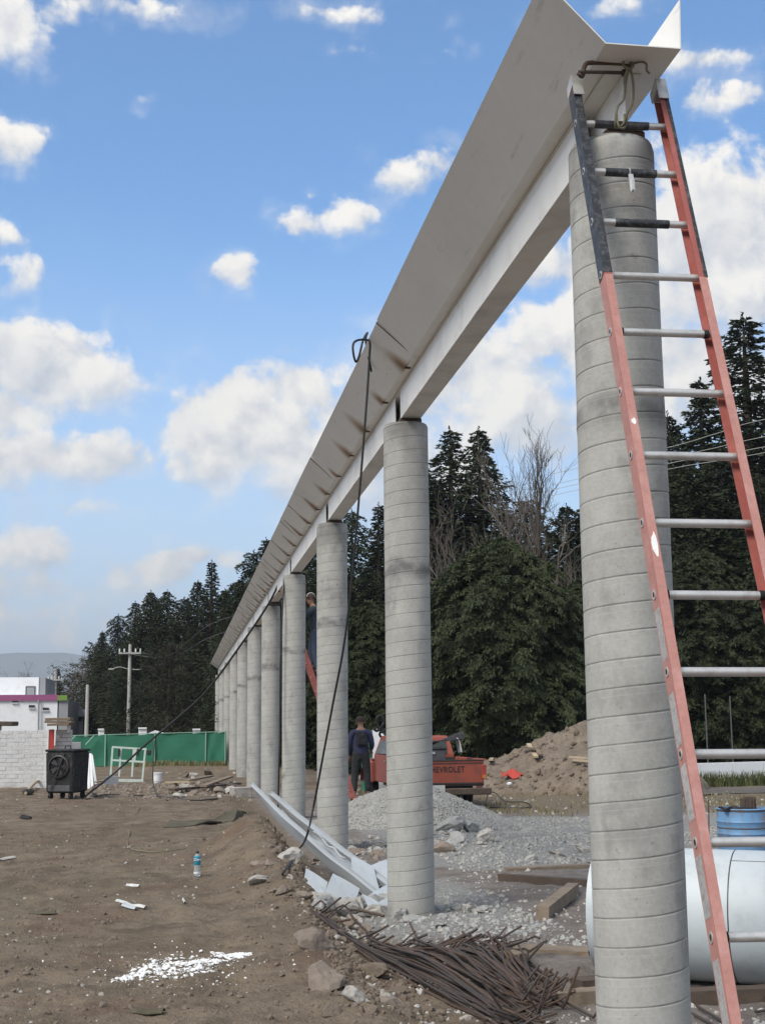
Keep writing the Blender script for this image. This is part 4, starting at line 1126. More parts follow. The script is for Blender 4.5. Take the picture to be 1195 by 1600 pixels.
# load in the bed
def truck_pt(x, y, z): return tr.matrix_basis @ Vector((x, y, z))
ml = tr.location; Rz = Matrix.Rotation(AL, 4, 'Z')
def tw(x, y, z): return ml+(Rz @ Vector((x, y, z)))
mb = MB(); c = tw(-.22, .55, 1.15); mb.box(c, (.60, .38, .26), Rz.to_3x3(), .03); 
tb = thing('tool_box', 'dark grey tool box standing in the pickup bed above the tailgate', 'tool box', tw(-.22, .55, 1.02))
mb.build('case', M['darkgrey'], tb)
MB().box(tw(-.22, .55, 1.29), (.64, .42, .05), Rz.to_3x3(), .015).build('lid', M['dark'], tb)
MB().box(tw(-.22, .35, 1.20), (.10, .03, .05), Rz.to_3x3()).build('latch', M['chrome'], tb)
mb = MB(); mb.bar(tw(-.22, .55, .57), tw(-.22, .55, 1.0), .5, .3); mb.build('crate', M['wooddark'], None, tw(-.22, .55, .57))
tagp(bpy.data.objects['crate'], 'dark crate under the grey tool box in the pickup bed', 'crate')
rows = []
rr_ = random.Random(7)
for i in range(7):
    rows.append([tw(-.62+.19*i+.02*j, .42+.10*j, 1.36+.05*math.sin(i*.8+j)+.045*i-.035*(j-2)**2*.5) for j in range(5)])
mb = MB(); mb.sheet(rows, .02); tagp(mb.build('black_tarp', M['black'], None, tw(-.2, .6, 1.3), smooth=True), 'black folded tarp lying over the tool box in the pickup', 'tarp')
rows = [[tw(.36+.03*j, .42+.09*i, 1.50-.055*j*j*.6+.02*math.sin(i*2)) for j in range(4)] for i in range(4)]
mb = MB(); mb.sheet(rows, .012); tagp(mb.build('white_rag', M['plasticwhite'], None, tw(.4, .5, 1.4), smooth=True), 'white rag on the right end of the black tarp', 'rag')

# things half hidden behind the standing person
g0 = GP(575, 1240); base = Vector((4.95, 33.6, gh(4.95, 33.6)))
tk = thing('green_cabinet', 'dull green cabinet standing behind the person in the navy jacket', 'cabinet', base)
MB().box(base+Vector((.05, .3, .78)), (.55, .5, 1.56), None, .03).build('body', M['mesh'], tk)
MB().box(base+Vector((.05, .04, .82)), (.46, .02, 1.3)).build('door', M['mesh'], tk)
base2 = Vector((5.25, 32.9, gh(5.25, 32.9)))
c0 = PY(592, 1166, 32.9)
wb = thing('white_board', 'white board leaning behind the pickup beside the green cabinet', 'board', (c0.x+.05, 32.9, base2.z))
rows = [[PY(584, 1190, 32.8), PY(595, 1186, 32.8)], [PY(585, 1142, 32.9), PY(603, 1160, 32.9)]]
x0_, z0_ = c0.x, c0.z
mb = MB(); mb.prism([(x0_-.16, base2.z), (x0_+.32, base2.z), (x0_+.30, z0_+.10), (x0_+.02, z0_+.42), (x0_-.12, z0_+.42)], 32.85, 32.91, lambda u, v, t: (u, t+.15*(v-base2.z), v)); mb.build('panel', M['white'], wb)
mb = MB(); mb.bar((x0_-.1, 33.15, base2.z), (x0_-.1, 33.2, z0_+.40), .05, .05); mb.build('stay', M['wood'], wb)
hp = [PY(588, 1190, 32.4), PY(597, 1178, 32.4), PY(602, 1166, 32.4), PY(597, 1155, 32.4), PY(593, 1147, 32.4), PY(600, 1140, 32.4), PY(604, 1150, 32.4), PY(596, 1160, 32.4), PY(600, 1180, 32.4)]
hs = spline([tuple(base2+Vector((.1, -.5, .1)))]+hp, 6); mb = MB(); mb.tube(hs, .03, 7)
hp = [PY(583, 1138, 32.3), PY(590, 1142, 32.3), PY(600, 1128, 32.3), PY(594, 1118, 32.3), PY(588, 1126, 32.3), PY(596, 1144, 32.3), PY(606, 1140, 32.3), PY(602, 1176, 32.3), tuple(base2+Vector((.3, -.5, .1)))]
mb.tube(spline(hp, 6), .034, 7)
tagp(mb.build('black_hose', M['black'], None, base2+Vector((.1, -.5, 0)), smooth=True), 'tangled thick black hoses hanging above the pickup bonnet', 'hose')

# ------------------------------------------------------------------ left background
# whitewashed block wall, gateway post and slab
WY = 34.6
wl0 = PY(-60, 1222, WY); wl1 = PY(76, 1222, WY); wtop = PY(60, 1141, WY).z
wz = gh(wl1.x, WY)-.05
wall = thing('block_wall', 'low whitewashed concrete block wall left of the red gate post', 'wall', (wl1.x, WY, wz))
nr = 15; bh = (wtop-wz)/nr; bw = .30
rb = random.Random(2)
bmesh_ = []
for q in range(4):
    mb = MB(); mb.box((0, 0, 0), (bw-.007, .15, bh-.007), None, .004)
    bmesh_.append(new_mesh('block', mb.v, mb.f, M['blockpaint']))
mb = MB(); mb.box(((wl0.x+wl1.x)/2, WY+.02, (wz+wtop)/2-.02), (wl1.x-wl0.x-.02, .174, wtop-wz-.06)); mb.build('mortar', M['blockpaint'], wall)
for r in range(nr):
    x = wl1.x-bw/2-(bw/2 if r % 2 else 0)
    if r % 2:
        o = link('block', bmesh_[0], wall, (-bw/4, 0, bh*(r+.5))); o.scale.x = .5
    while x > wl0.x:
        o = link('block', bmesh_[rb.randrange(4)], wall, (x-wl1.x, rb.uniform(-.004, .004), bh*(r+.5)))
        o.rotation_euler = (rb.uniform(-.01, .01), 0, rb.uniform(-.015, .015)); x -= bw
w2a = PY(85, 1222, WY+.2); w2b = PY(111, 1222, WY+.2)
wall2 = thing('block_wall', 'short whitewashed wall stub right of the red gate post', 'wall', (w2a.x, WY+.2, wz))
for r in range(nr):
    x = w2a.x; k = 0
    while x < w2b.x-.05:
        w_ = min(bw if (k or r % 2 == 0) else bw/2, w2b.x-x)
        o = link('block', bmesh_[rb.randrange(4)], wall2, (x+w_/2-w2a.x, rb.uniform(-.01, .01), bh*(r+.5))); o.scale.x = w_/bw; x += w_; k += 1
MB().box(((w2a.x+w2b.x)/2, WY+.22, (wz+wtop)/2-.02), (w2b.x-w2a.x-.02, .12, wtop-wz-.06)).build('mortar', M['blockpaint'], wall2)
rp0 = PY(74.5, 1222, WY-.1); rp1 = PY(85.5, 1140, WY-.1)
rp = thing('gate_post', 'tall red painted gate post between two whitewashed walls', 'post', ((rp0.x+rp1.x)/2, WY, wz))
MB().box(((rp0.x+rp1.x)/2, WY-.10, (wz+rp1.z)/2), (rp1.x-rp0.x-.02, .12, rp1.z-wz)).build('post', M['redpost'], rp)
MB().box((rp0.x-.02, WY-.08, (wz+rp1.z)/2), (.03, .14, rp1.z-wz)).build('edge_trim', M['white'], rp)
s0 = PY(72, 1127, WY); s1 = PY(115, 1127, WY)
rs = random.Random(8)
slb = thing('roof_boards', 'stack of weathered boards laid as a small roof over the red gate post', 'boards', ((s0.x+s1.x)/2, WY, PY(90, 1138, WY).z))
for k, (pxa, pxb, py) in enumerate(((73, 112, 1123.5), (72, 114, 1128), (76, 110, 1132))):
    a = PY(pxa, py, WY+.05); b = PY(pxb, py+.6, WY+.05)
    MB().box((a+b)/2, (b.x-a.x, .9, .062), Matrix.Rotation(rs.uniform(-.02, .02), 3, 'Y'), .008).build('board', M['wood'], slb)
a = PY(107, 1138, WY); MB().box((a.x, WY+.1, a.z), (.08, .1, .22)).build('prop', M['white'], slb)
a = PY(-20, 1131, WY+2); b = PY(25, 1131, WY+2)
MB().box((a+b)/2, (b.x-a.x, 1.2, .12), Matrix.Rotation(.02, 3, 'Y'), .02).build('roof_slab', M['wooddark'], None, (a+b)/2)
ro = bpy.data.objects['roof_slab']; tagp(ro, 'dark thin roof edge jutting above the left block wall', 'roof')
MB().box(((a+b)/2-Vector((.5, 0, .75))), (.9, .9, 1.4)).build('wall', M['white'], ro)
# weeds at the wall foot
def tufts(name, pts, n, h, mt, label, seed, spread=.2, w=.012):
    r = random.Random(seed); mb = MB()
    for p in pts:
        for _ in range(n):
            x = p[0]+r.gauss(0, spread); y = p[1]+r.gauss(0, spread*.6); z = p[2] if len(p) > 3 else gh(x, y)
            hh = h*r.uniform(.4, 1.2); a = r.uniform(0, 6.28); ln = r.uniform(.1, .6)*hh; ww = w*r.uniform(.7, 1.5)
            c, s_ = math.cos(a), math.sin(a); o = len(mb.v)
            mb.v += [(x-s_*ww, y+c*ww, z-.02), (x+s_*ww, y-c*ww, z-.02), (x+c*ln*.4+s_*ww*.7, y+s_*ln*.4-c*ww*.7, z+hh*.6), (x+c*ln, y+s_*ln, z+hh), (x+c*ln*.4-s_*ww*.7, y+s_*ln*.4+c*ww*.7, z+hh*.6)]
            mb.f += [(o, o+1, o+2, o+4), (o+4, o+2, o+3)]
    return tagp(mb.build(name, M[mt], None, pts[0][:3] if True else None), label, None, None, 'stuff')
tufts('weeds', [GP(x, 1221) for x in range(24, 80, 4)], 60, .38, 'drygrass', 'dry yellowish weeds along the foot of the block wall', 3, .22, .012)
tufts('weeds', [Vector((x, 50.6+.3*math.sin(x*3), 0)) for x in np.arange(-1.5, 2.2, .22)], 40, .22, 'drygrass', 'dry grass strip in front of the green mesh fence', 4, .25, .014)

# white building with a magenta band
Bq = thing('white_building', 'white two storey building with a magenta band and lime green end', 'building', (PY(60, 1137, 72).x, 74, -.2))
def face_box(px0, py0, px1, py1, Y, depth, name, mt, parent, proud=0.0):
    a = PY(px0, py0, Y); b = PY(px1, py1, Y); z0, z1 = sorted((a.z, b.z)); x0, x1 = sorted((a.x, b.x))
    mb = MB(); mb.box(((x0+x1)/2, Y+depth/2-proud, (z0+z1)/2), (x1-x0, depth, z1-z0)); return mb.build(name, M[mt], parent)
zb0 = 1165
low = face_box(-90, 1095, 90, zb0, 72, 9, 'wall', 'white', Bq)
face_box(-90, 1086.6, 90, 1094.8, 71.9, .3, 'parapet_band', 'magenta', Bq)
a = PY(90.2, 1087, 72); b = PY(104.5, zb0, 72)
face_box(90.2, 1095, 104.5, zb0, 72.0, 8.9, 'wall', 'hutgrey', Bq)
face_box(90.2, 1086.6, 104.8, 1094.8, 71.88, .3, 'parapet_band', 'lime_green', Bq)
up = face_box(-90, 1059, 60, 1086.4, 74.5, 6, 'wall', 'white', Bq)
face_box(60.2, 1059.5, 70.5, 1086.4, 74.55, 5.8, 'wall', 'hutgrey', Bq)
d_ = face_box(40, 1072.5, 55, 1086.3, 74.46, .12, 'door', 'darkgrey', Bq)
face_box(42, 1074.5, 53.5, 1086.2, 74.42, .08, 'pane', 'hutgrey', d_)
for (x0, y0) in ((19, 1094), (45, 1102), (67, 1106)):
    w_ = face_box(x0, y0, x0+9, y0+4.4, 71.94, .1, 'window', 'glass', Bq)
    face_box(x0-.7, y0+4.4, x0+9.7, y0+5.4, 71.9, .12, 'sill', 'white', w_)
MB().tube([PY(60.5, 1094, 71.85), PY(60, zb0, 71.85)], .05, 6).build('downpipe', M['hutgrey'], Bq)
Bg = thing('grey_building', 'low grey building with a row of small windows right of the white one', 'building', (PY(120, 1148, 80).x, 82, -.2))
face_box(104, 1120, 129, 1165, 80, 6, 'wall', 'hutgrey', Bg)
face_box(103.5, 1109.5, 134.5, 1119.7, 79.6, 7, 'roof', 'hutgrey', Bg)
for k in range(3): face_box(106+8*k, 1121.5, 111.5+8*k, 1127, 79.95, .1, 'window', 'glass', Bg)

# green mesh fence
FY0, FY1 = 51.5, 50.8
fx0 = PY(108, 1190, FY0).x; fx1 = PY(332, 1190, FY1).x+.8
fn = thing('mesh_fence', 'long green shade mesh fence on pale posts behind the yard', 'fence', (fx0, FY0, gh(fx0, FY0)))
def fy(x): return FY0+(FY1-FY0)*(x-fx0)/(fx1-fx0)
def ftop(x): return PY(110, 1150, FY0).z+(PY(322, 1144, FY1).z-PY(110, 1150, FY0).z)*(x-fx0)/(fx1-fx0)
PXS = [108, 165, 242, 321, 351]
xs = [PY(p, 1170, FY0).x for p in PXS]
rf = random.Random(9)
for k in range(len(xs)-1):
    rows = []
    for i in range(7):
        row = []
        for j in range(13):
            u = j/12; x = xs[k]+(xs[k+1]-xs[k])*u; z0 = gh(x, fy(x))+.02; z1 = ftop(x)-.04*math.sin(math.pi*u)
            row.append((x, fy(x)+.03*math.sin(u*9+k)*math.sin(i*.9)+rf.uniform(-.012, .012), z0+(z1-z0)*i/6))
        rows.append(row)
    mb = MB(); mb.sheet(rows, .01); mb.build('mesh_panel', M['mesh'], fn, smooth=True)
for x in xs: MB().tube([(x, fy(x)-.05, -.3), (x, fy(x)-.05, ftop(x)+.03)], .03, 8).build('post', M['greenpost'], fn)
MB().tube([(x, fy(x)-.02, ftop(x)+.005) for x in xs], .018, 6).build('top_rail', M['greenpost'], fn)
MB().tube([PY(112, 1157, 51.2), PY(118, 1150, 51.2)], .03, 6).build('brace', M['greenpost'], fn)
MB().tube([PY(134, 1164, 51.2), PY(147, 1150, 51.2)], .03, 6).build('brace', M['greenpost'], fn)
# gate pillars and little roof behind the fence
for (x0, x1, y0, lab) in ((153, 162, 1139, 'white pillar behind the green fence right of the thin pole'), (216, 229, 1137, 'white pillar behind the green fence beside the tall utility pole'), (301, 313, 1139, 'white pillar behind the green fence close to the far columns')):
    p = PY((x0+x1)/2, 1150, 58); pl = thing('gate_pillar', lab, 'pillar', (p.x, 58, 0), None, 'white pillars behind the green fence')
    face_box(x0+.6, y0+2.5, x1-.6, 1185, 58, .4, 'shaft', 'white', pl); face_box(x0, y0, x1, y0+2.3, 57.93, .54, 'cap', 'white', pl)
a = PY(241, 1142, 60)
gr = thing('gabled_shed', 'small pale gabled roof peeping over the green fence', 'shed', (a.x, 61, 0))
mb = MB(); x0 = PY(228, 1147, 60).x; x1 = PY(256, 1146, 60).x; mb.prism([(x0, PY(228, 1147.5, 60).z), (x1, PY(256, 1146.5, 60).z), (a.x, a.z)], 60, 63, lambda u, v, t: (u, t, v)); mb.build('roof', M['white'], gr)
MB().box(((x0+x1)/2, 61.5, .5), ((x1-x0)*.86, 2.6, 1.2)).build('wall', M['hutgrey'], gr)

# utility poles
def upole(px, ytop, Y, r, label, arms):
    p = PY(px, ytop, Y); b = Vector((p.x, Y, -.3))
    t = thing('utility_pole', label, 'utility pole', (p.x, Y, gh(p.x, Y)))
    MB().tube([b, p], r, 10, True, [r, r*.65]).build('pole', M['pole'], t)
    for (dz, hw, thk) in arms:
        a = MB().box((p.x, Y-r, p.z-dz), (hw*2, .12, thk)).build('crossarm', M['pole'], t)
        for k in (-.92, -.5, .5, .92):
            MB().lathe([(.02, 0), (.045, .05), (.03, .12), (.05, .17), (.02, .2)], (p.x+hw*k, Y-r, p.z-dz+thk/2), 8).build('insulator', M['white'], a)
    return t
u1 = upole(203.5, 1007, 75, .135, 'tall pale concrete utility pole with crossarm behind the green fence', [(.5, .62, .10)])
lamp = MB(); q = PY(201, 1046, 75); lamp.tube(spline([q, q+Vector((-.5, -.1, .12)), q+Vector((-.85, -.15, .02))], 5), .03, 6); lamp.box(q+Vector((-.95, -.15, .0)), (.3, .12, .08), None, .02); lamp.build('lamp_arm', M['pole'], u1)
lamp = MB(); q = PY(206, 1046, 75); lamp.tube(spline([q, q+Vector((.4, -.1, -.02)), q+Vector((.75, -.15, .06))], 5), .025, 6); lamp.build('side_arm', M['pole'], u1)
upole(137, 1070, 62, .11, 'thin plain pale pole behind the left end of the green fence', [])
upole(87, 1047, 95, .16, 'far slim pole with a small crossarm over the white building', [(.7, .5, .1)])
for k, (y0, y1, yb) in enumerate(((1021, 1018, 1085), (1021, 1020, 1092))):
    cable('overhead_wire', [PY(188+30*k, y0-2, 75), PY(260+10*k, (y0+y1)/2+6, 70), PY(330, 975+20*k, 64), PY(420, 950+20*k, 62)], .012, 'thin overhead wire running right from the tall utility pole', 'wire', 'wire', 5, 6, 'overhead wires at the tall pole')
for k, (ya, yb) in enumerate(((703, 655), (720, 682), (728, 698), (737, 707))):
    cable('overhead_wire', [PY(860, ya+38, 44), PY(1040, ya-3, 41), PY(1120, (ya+yb)/2-2, 39.5), PY(1195, yb, 38), PY(1500, yb-60, 34)], .009, 'thin overhead wire in front of the dark firs at the right', 'wire', 'pole', 5, 6, 'overhead wires before the firs')

# pale steel frame, bucket, props, board
fr0 = GP(171, 1222); FYY = fr0.y
frm = thing('steel_gate', 'mint white painted steel gate frame standing on the yard', 'gate frame', fr0)
def fp(x, y): return PY(x, y, FYY)
fb = [((172, 1222), (176, 1168)), ((186, 1214), (189, 1170)), ((206, 1214), (209, 1171)), ((222, 1222), (227, 1171)), ((210, 1190), (212, 1171))]
for (a, b) in fb: MB().bar(fp(*a), fp(*b), .05, .05).build('upright', M['mint'], frm)
for (a, b) in (((175, 1167.5), (229, 1171)), ((174, 1188), (226, 1191))): MB().bar(fp(*a), fp(*b), .055, .05).build('cross_rail', M['mint'], frm)
MB().bar(fp(176, 1220), fp(224, 1220.5), .06, .085).build('bottom_rail', M['mint'], frm)
for x in (186, 216): MB().box(fp(x, 1176)+Vector((0, -.05, 0)), (.06, .05, .22), None, .015).build('hook', M['dark'], frm)
MB().box(fp(233, 1176)+Vector((0, -.05, 0)), (.12, .1, .16), None, .03).build('hinge_block', M['dark'], frm)
q = GP(246, 1224)
bk = thing('bucket', 'small white plastic bucket beside the mint frame', 'bucket', q)
MB().lathe([(.10, 0), (.13, .26), (.14, .26), (.14, .29), (.125, .29), (.12, .05)], q, 18).build('pail', M['plasticwhite'], bk, smooth=True)
MB().tube([q+Vector((.135*math.cos(a), -.02, .27-.10*math.sin(a))) for a in np.linspace(0, math.pi, 9)], .006, 5).build('bail', M['alu'], bk)
pr = [((133, 1231), (127, 1180)), ((139, 1233), (137, 1178)), ((144, 1231), (141, 1178)), ((150, 1226), (143, 1180))]
for k, (a, b) in enumerate(pr):
    g_ = GP(*a); t_ = PY(b[0], b[1], g_.y+.35)
    mb = MB(); mb.bar(g_, t_, .06, .03, (0, 1, 0)); mb.bar(g_+Vector((.028, .03, 0)), t_+Vector((.028, .03, 0)), .006, .05, (0, 1, 0))
    tagp(mb.build('steel_stud', M['white'], None, g_), 'pale steel stud leaning in a bunch behind the black machine', 'stud', 'pale steel studs leaning in a bunch')
g_ = GP(118, 1222); bd = thing('control_panel', 'pale grey board with dark knobs at the end of the block wall', 'board', g_)
a = PY(110, 1160, g_.y); b = PY(126, 1192, g_.y)
MB().box(((a.x+b.x)/2, g_.y, (a.z+b.z)/2), (b.x-a.x, .06, a.z-b.z), None, .01).build('panel', M['hutgrey'], bd)
MB().bar(((a.x+b.x)/2, g_.y+.03, g_.z), ((a.x+b.x)/2, g_.y+.03, b.z), .08, .05).build('leg', M['hutgrey'], bd)
for k in range(2): MB().box((a.x+.14+.02*k, g_.y-.04, a.z-.30-.07*k), (.06, .04, .05)).build('knob', M['dark'], bd)
q = GP(180, 1226); MB().box(q+Vector((-.1, 0, .10)), (.34, .3, .22), Matrix.Rotation(.3, 3, 'Z'), .01, .8).build('concrete_block', M['hutgrey'], None, q)
tagp(bpy.data.objects['concrete_block'], 'small grey block standing right of the leaning studs', 'block')
MB().bar(GP(150, 1226)+Vector((0, 0, .06)), GP(178, 1222)+Vector((0, 0, .08)), .08, .04).build('plank', M['woodpale'], None, GP(150, 1226)); tagp(bpy.data.objects['plank'], 'pale plank lying between the studs and the grey block', 'plank')
# bent pale pipe and dark scrap left of the machine
cable('bent_pipe', [GP(40, 1243)+Vector((0, 0, .05)), GP(50, 1236)+Vector((0, 0, .12)), GP(60, 1230)+Vector((0, 0, .16)), GP(74, 1229)+Vector((0, 0, .12))], .035, 'pale bent pipe lying left of the black machine', 'pipe', 'woodpale')
MB().box(GP(44, 1242)+Vector((0, 0, .06)), (.22, .16, .12), Matrix.Rotation(.4, 3, 'Z'), .03).build('scrap_lump', M['dark'], None, GP(44, 1242)); tagp(bpy.data.objects['scrap_lump'], 'small dark lump of scrap at the end of the bent pipe', 'scrap')

# black wheeled fan machine
q = GP(104, 1249)
mz = thing('cooler', 'black wheeled box shaped machine with a round fan opening', 'machine', q, (0, 0, math.radians(-24)))
Wd, Dp, Hh = .60, .62, .86
mb = MB(); mb.box((0, 0, .13+Hh/2*.94), (Wd, Dp, Hh*.94), None, .035, 1.06); mb.build('body', M['black'], mz)
mb = MB(); mb.box((0, 0, .13+Hh*.96), (Wd*1.09, Dp*1.08, .05), None, .015); mb.build('lid', M['black'], mz)
R_ = Matrix.Rotation(math.pi/2, 3, 'X')
mb = MB(); mb.lathe([(.225, .0), (.225, .035), (.20, .045), (.19, .0), (.185, -.02)], (-.01, -Dp/2*1.04, .13+Hh*.60), 28, R_, False); fr_ = mb.build('fan_ring', M['dark'], mz, smooth=True)
mb = MB(); mb.lathe([(.001, .004), (.19, .004)], (-.01, -Dp/2*1.04, .13+Hh*.60), 28, R_); mb.build('fan_recess', M['cable'], fr_)
mb = MB()
for k in range(5):
    a = k*2*math.pi/5
    c = Vector((-.01, -Dp/2*1.05-.012, .13+Hh*.60)); d = Vector((math.cos(a), 0, math.sin(a))); e = Vector((-math.sin(a), 0, math.cos(a)))
    mb.v += [tuple(c+d*.03-e*.02), tuple(c+d*.175-e*.06+Vector((0, .006, 0))), tuple(c+d*.175+e*.05-Vector((0, .008, 0))), tuple(c+d*.03+e*.02)]; mb.f.append((4*k, 4*k+1, 4*k+2, 4*k+3))
mb.build('fan_blade', M['dark'], fr_)
mb = MB(); mb.bar((.12, -Dp/2*1.06-.02, .13+Hh*.9), (-.16, -Dp/2*1.0-.06, .20), .02, .02, (0, 1, 0)); mb.build('strut', M['dark'], mz)
for s_ in (-1, 1):
    for y in (-1, 1):
        wv_ = MB(); wv_.lathe([(.02, -.025), (.065, -.025), (.07, 0), (.065, .025), (.02, .025)], (s_*.22, y*.24, .07), 14, Matrix.Rotation(math.pi/2, 3, 'Y')); wv_.box((s_*.22, y*.24, .115), (.07, .06, .05)); wv_.build('caster', M['black'], mz)
mb = MB(); mb.tube([(-.06, 0, .13+Hh*.98), (-.06, 0, .13+Hh*1.06), (.06, 0, .13+Hh*1.06), (.06, 0, .13+Hh*.98)], .014, 6); mb.build('handle', M['black'], mz)
mb = MB(); mb.box((0, -Dp/2-.01, .22), (Wd*.8, .03, .12), None, .01); mb.build('tray', M['darkgrey'], mz)

# ------------------------------------------------------------------ right background
h0 = PY(889, 1102, 46); h1 = PY(930, 1140, 46)
ht = thing('grey_hut', 'small grey flat roofed hut behind the earth heap', 'hut', ((h0.x+h1.x)/2+.3, 47, gh(h1.x, 47)))
MB().box((h0.x+1.1, 47.2, (h0.z-.15+(-.4))/2), (1.9, 2.2, h0.z-.15+.4)).build('wall', M['hutgrey'], ht)
MB().box((h0.x+1.06, 47.1, h0.z-.075), (2.25, 2.6, .14), None, .015).build('roof_slab', M['hutgrey'], ht)
lw0 = PY(1040, 1216, 35.6); lw1 = PY(1420, 1216, 38); zt = PY(1150, 1192, 36).z
lw = thing('low_wall', 'low white wall behind the track at the right', 'wall', (lw0.x, 36, lw0.z))
ys = lambda u: 35.6+2.4*u
for k in range(8):
    u0, u1 = k/8, (k+1)/8
    a = Vector((lw0.x+(lw1.x-lw0.x)*u0, ys(u0), -.25)); b = Vector((lw0.x+(lw1.x-lw0.x)*u1-.02, ys(u1), -.25))
    mb = MB(); mb.bar(a+Vector((0, 0, (zt+.25)/2)), b+Vector((0, 0, (zt+.25)/2)), .2, zt+.25); mb.build('panel', M['white'], lw)
tufts('weeds', [Vector((lw0.x+(lw1.x-lw0.x)*u, ys(u)-.55, gh(lw0.x+(lw1.x-lw0.x)*u, ys(u)-.6))) for u in np.arange(0, 1, .02)], 70, .40, 'grass', 'green weeds growing along the low white wall', 5, .22, .012)
# slender fence posts under the trees
for k, (x, y0, Y) in enumerate(((732, 1118, 44), (823, 1105, 44), (858, 1108, 44), (1063, 1090, 44), (1101, 1085, 43), (1140, 1088, 43))):
    a = PY(x, y0, Y); MB().tube([(a.x, Y, -.4), a], .025, 6).build('fence_post', M['wire'], None, (a.x, Y, -.4))
    o = bpy.data.objects['fence_post' if k == 0 else 'fence_post.%03d' % k]; tagp(o, 'slender grey post in the shade under the big trees', 'post', 'slender posts in the shade under the trees')
# stuff lying on and beside the earth heap
def on_mound(px, py):
    d = ray(px, py); 
    for t in np.arange(26, 46, .05):
        p = EYE+d*(t/d[1])
        if p[2] <= mound_z(p[0], p[1]): return Vector((float(p[0]), float(p[1]), float(p[2])))
    return GP(px, py)
for k, (a, b, lab, mt) in enumerate((((824, 1172), (835, 1190), 'pale plank sticking out high on the earth heap', 'woodpale'), ((832, 1171), (841, 1186), 'pale grey plank beside another high on the earth heap', 'wood'), ((816, 1176), (830, 1178), 'short brown stick lying across the earth heap', 'wood'),
                              ((890, 1192), (916, 1193), 'upper pale board at the right side of the earth heap', 'woodpale'), ((897, 1197), (918, 1198), 'lower pale board at the right side of the earth heap', 'woodpale'), ((765, 1196), (771, 1186), 'short pale stick low on the left of the earth heap', 'woodpale'))):
    p, q = on_mound(*a), on_mound(*b); p = p+Vector((0, -.10, .09)); q = q+Vector((0, -.10, .09)); d = (q-p).normalized()
    o = MB().bar(p-d*.05+Vector((0, -.05, .06)), q+d*.05+Vector((0, -.05, .04)), .12, .05).build('loose_board', M[mt], None, p); tagp(o, lab, 'board')
p = on_mound(800, 1218); rows = [[p+Vector((-.30+.13*i, -.15+.09*j, .05+.07*math.sin(i*1.9+j)+.05*j)) for i in range(6)] for j in range(4)]
o = MB().sheet(rows, .02).build('red_cloth', M['redcloth'], None, p, smooth=True); tagp(o, 'crumpled red cloth at the foot of the earth heap', 'cloth')
p = on_mound(796, 1228); o = MB().lathe([(.02, 0), (.07, .02), (.08, .06), (.03, .09)], p, 9).build('white_scrap', M['plasticwhite'], None, p); tagp(o, 'small white scrap near the red cloth', 'scrap')

# ------------------------------------------------------------------ trees
def leaves(C, D, L, Wd, rng):
    """one kite shaped leaflet per row: base point, direction, length, width"""
    D = D/np.linalg.norm(D, axis=1)[:, None]
    Sd = np.cross(D, rng.normal(size=D.shape)); Sd /= np.linalg.norm(Sd, axis=1)[:, None]
    L = L[:, None]; Wd = Wd[:, None]
    V = np.stack([C, C+D*L*.5+Sd*Wd*.5, C+D*L, C+D*L*.5-Sd*Wd*.5], 1)
    return V.reshape(-1, 3)
def leaf_mesh(name, V, mt):
    F_ = np.arange(len(V)).reshape(-1, 4)
    return new_mesh(name, V, F_, M[mt])
def conifer_mesh(H, Rm, nb, ns, seed, mt, prof=.8, base=.06, droop=.5, spray=.42, jag=.35):
    r = np.random.default_rng(seed); out = []
    for i in range(nb):
        h = base+(1-base)*(i+r.uniform(-.4, .4))/nb
        h = min(max(h, base), .992)
        az = i*2.399+r.uniform(-.5, .5)
        L = Rm*((1-h)**prof)*r.uniform(1-jag, 1.15)*(1+.22*math.sin(az*2+h*9+seed)+.15*math.sin(az+h*23+seed*2))+.12
        if r.random() < .10: L *= 1.35
        if r.random() < .10: L *= .45
        up = .30*(h-.25)+r.uniform(-.05, .1)
        z0 = h*H; e = np.array([math.cos(az), math.sin(az), 0]); side = np.array([-e[1], e[0], 0])
        n_ = max(8, int(ns*(.30+L/Rm)))
        t = ((np.arange(n_)+r.random(n_))/n_)**.75
        C = e*(L*t)[:, None]; C[:, 2] += z0+L*(up*t-droop*t*t)
        sw = (1-t*.8)*L*.24
        C = C+side*(r.normal(size=n_)*sw)[:, None]; C[:, 2] += r.normal(size=n_)*.07*L-.25*np.abs(r.normal(size=n_))*sw
        D = e*(.6+.4*t)[:, None]+side*(r.normal(size=n_)*.6)[:, None]; D[:, 2] += -.35+r.normal(size=n_)*.4
        l = spray*r.uniform(.6, 1.3, n_)*(.55+.45*min(1, L/1.2))
        out.append(leaves(C, D, l, l*.42, r))
    n_ = 40; z = H*(.90+.11*np.arange(n_)/n_); a = r.uniform(0, 6.28, n_)
    C = np.stack([np.zeros(n_), np.zeros(n_), z], 1); D = np.stack([np.cos(a)*.8, np.sin(a)*.8, .5+.9*np.arange(n_)/n_], 1)
    out.append(leaves(C, D, spray*(1.6-np.arange(n_)/n_*1.1), np.full(n_, spray*.3), r))
    me = leaf_mesh('crown', np.concatenate(out), mt)
    tk = MB(); tk.tube([(0, 0, -.5), (.03*H*.1, 0, H*.3), (0, .02, H*.65), (0, 0, H*1.0)], .1, 8, True, [.022*H, .016*H, .009*H, .01])
    tm = new_mesh('trunk', tk.v, tk.f, M['bark'], True)
    return me, tm
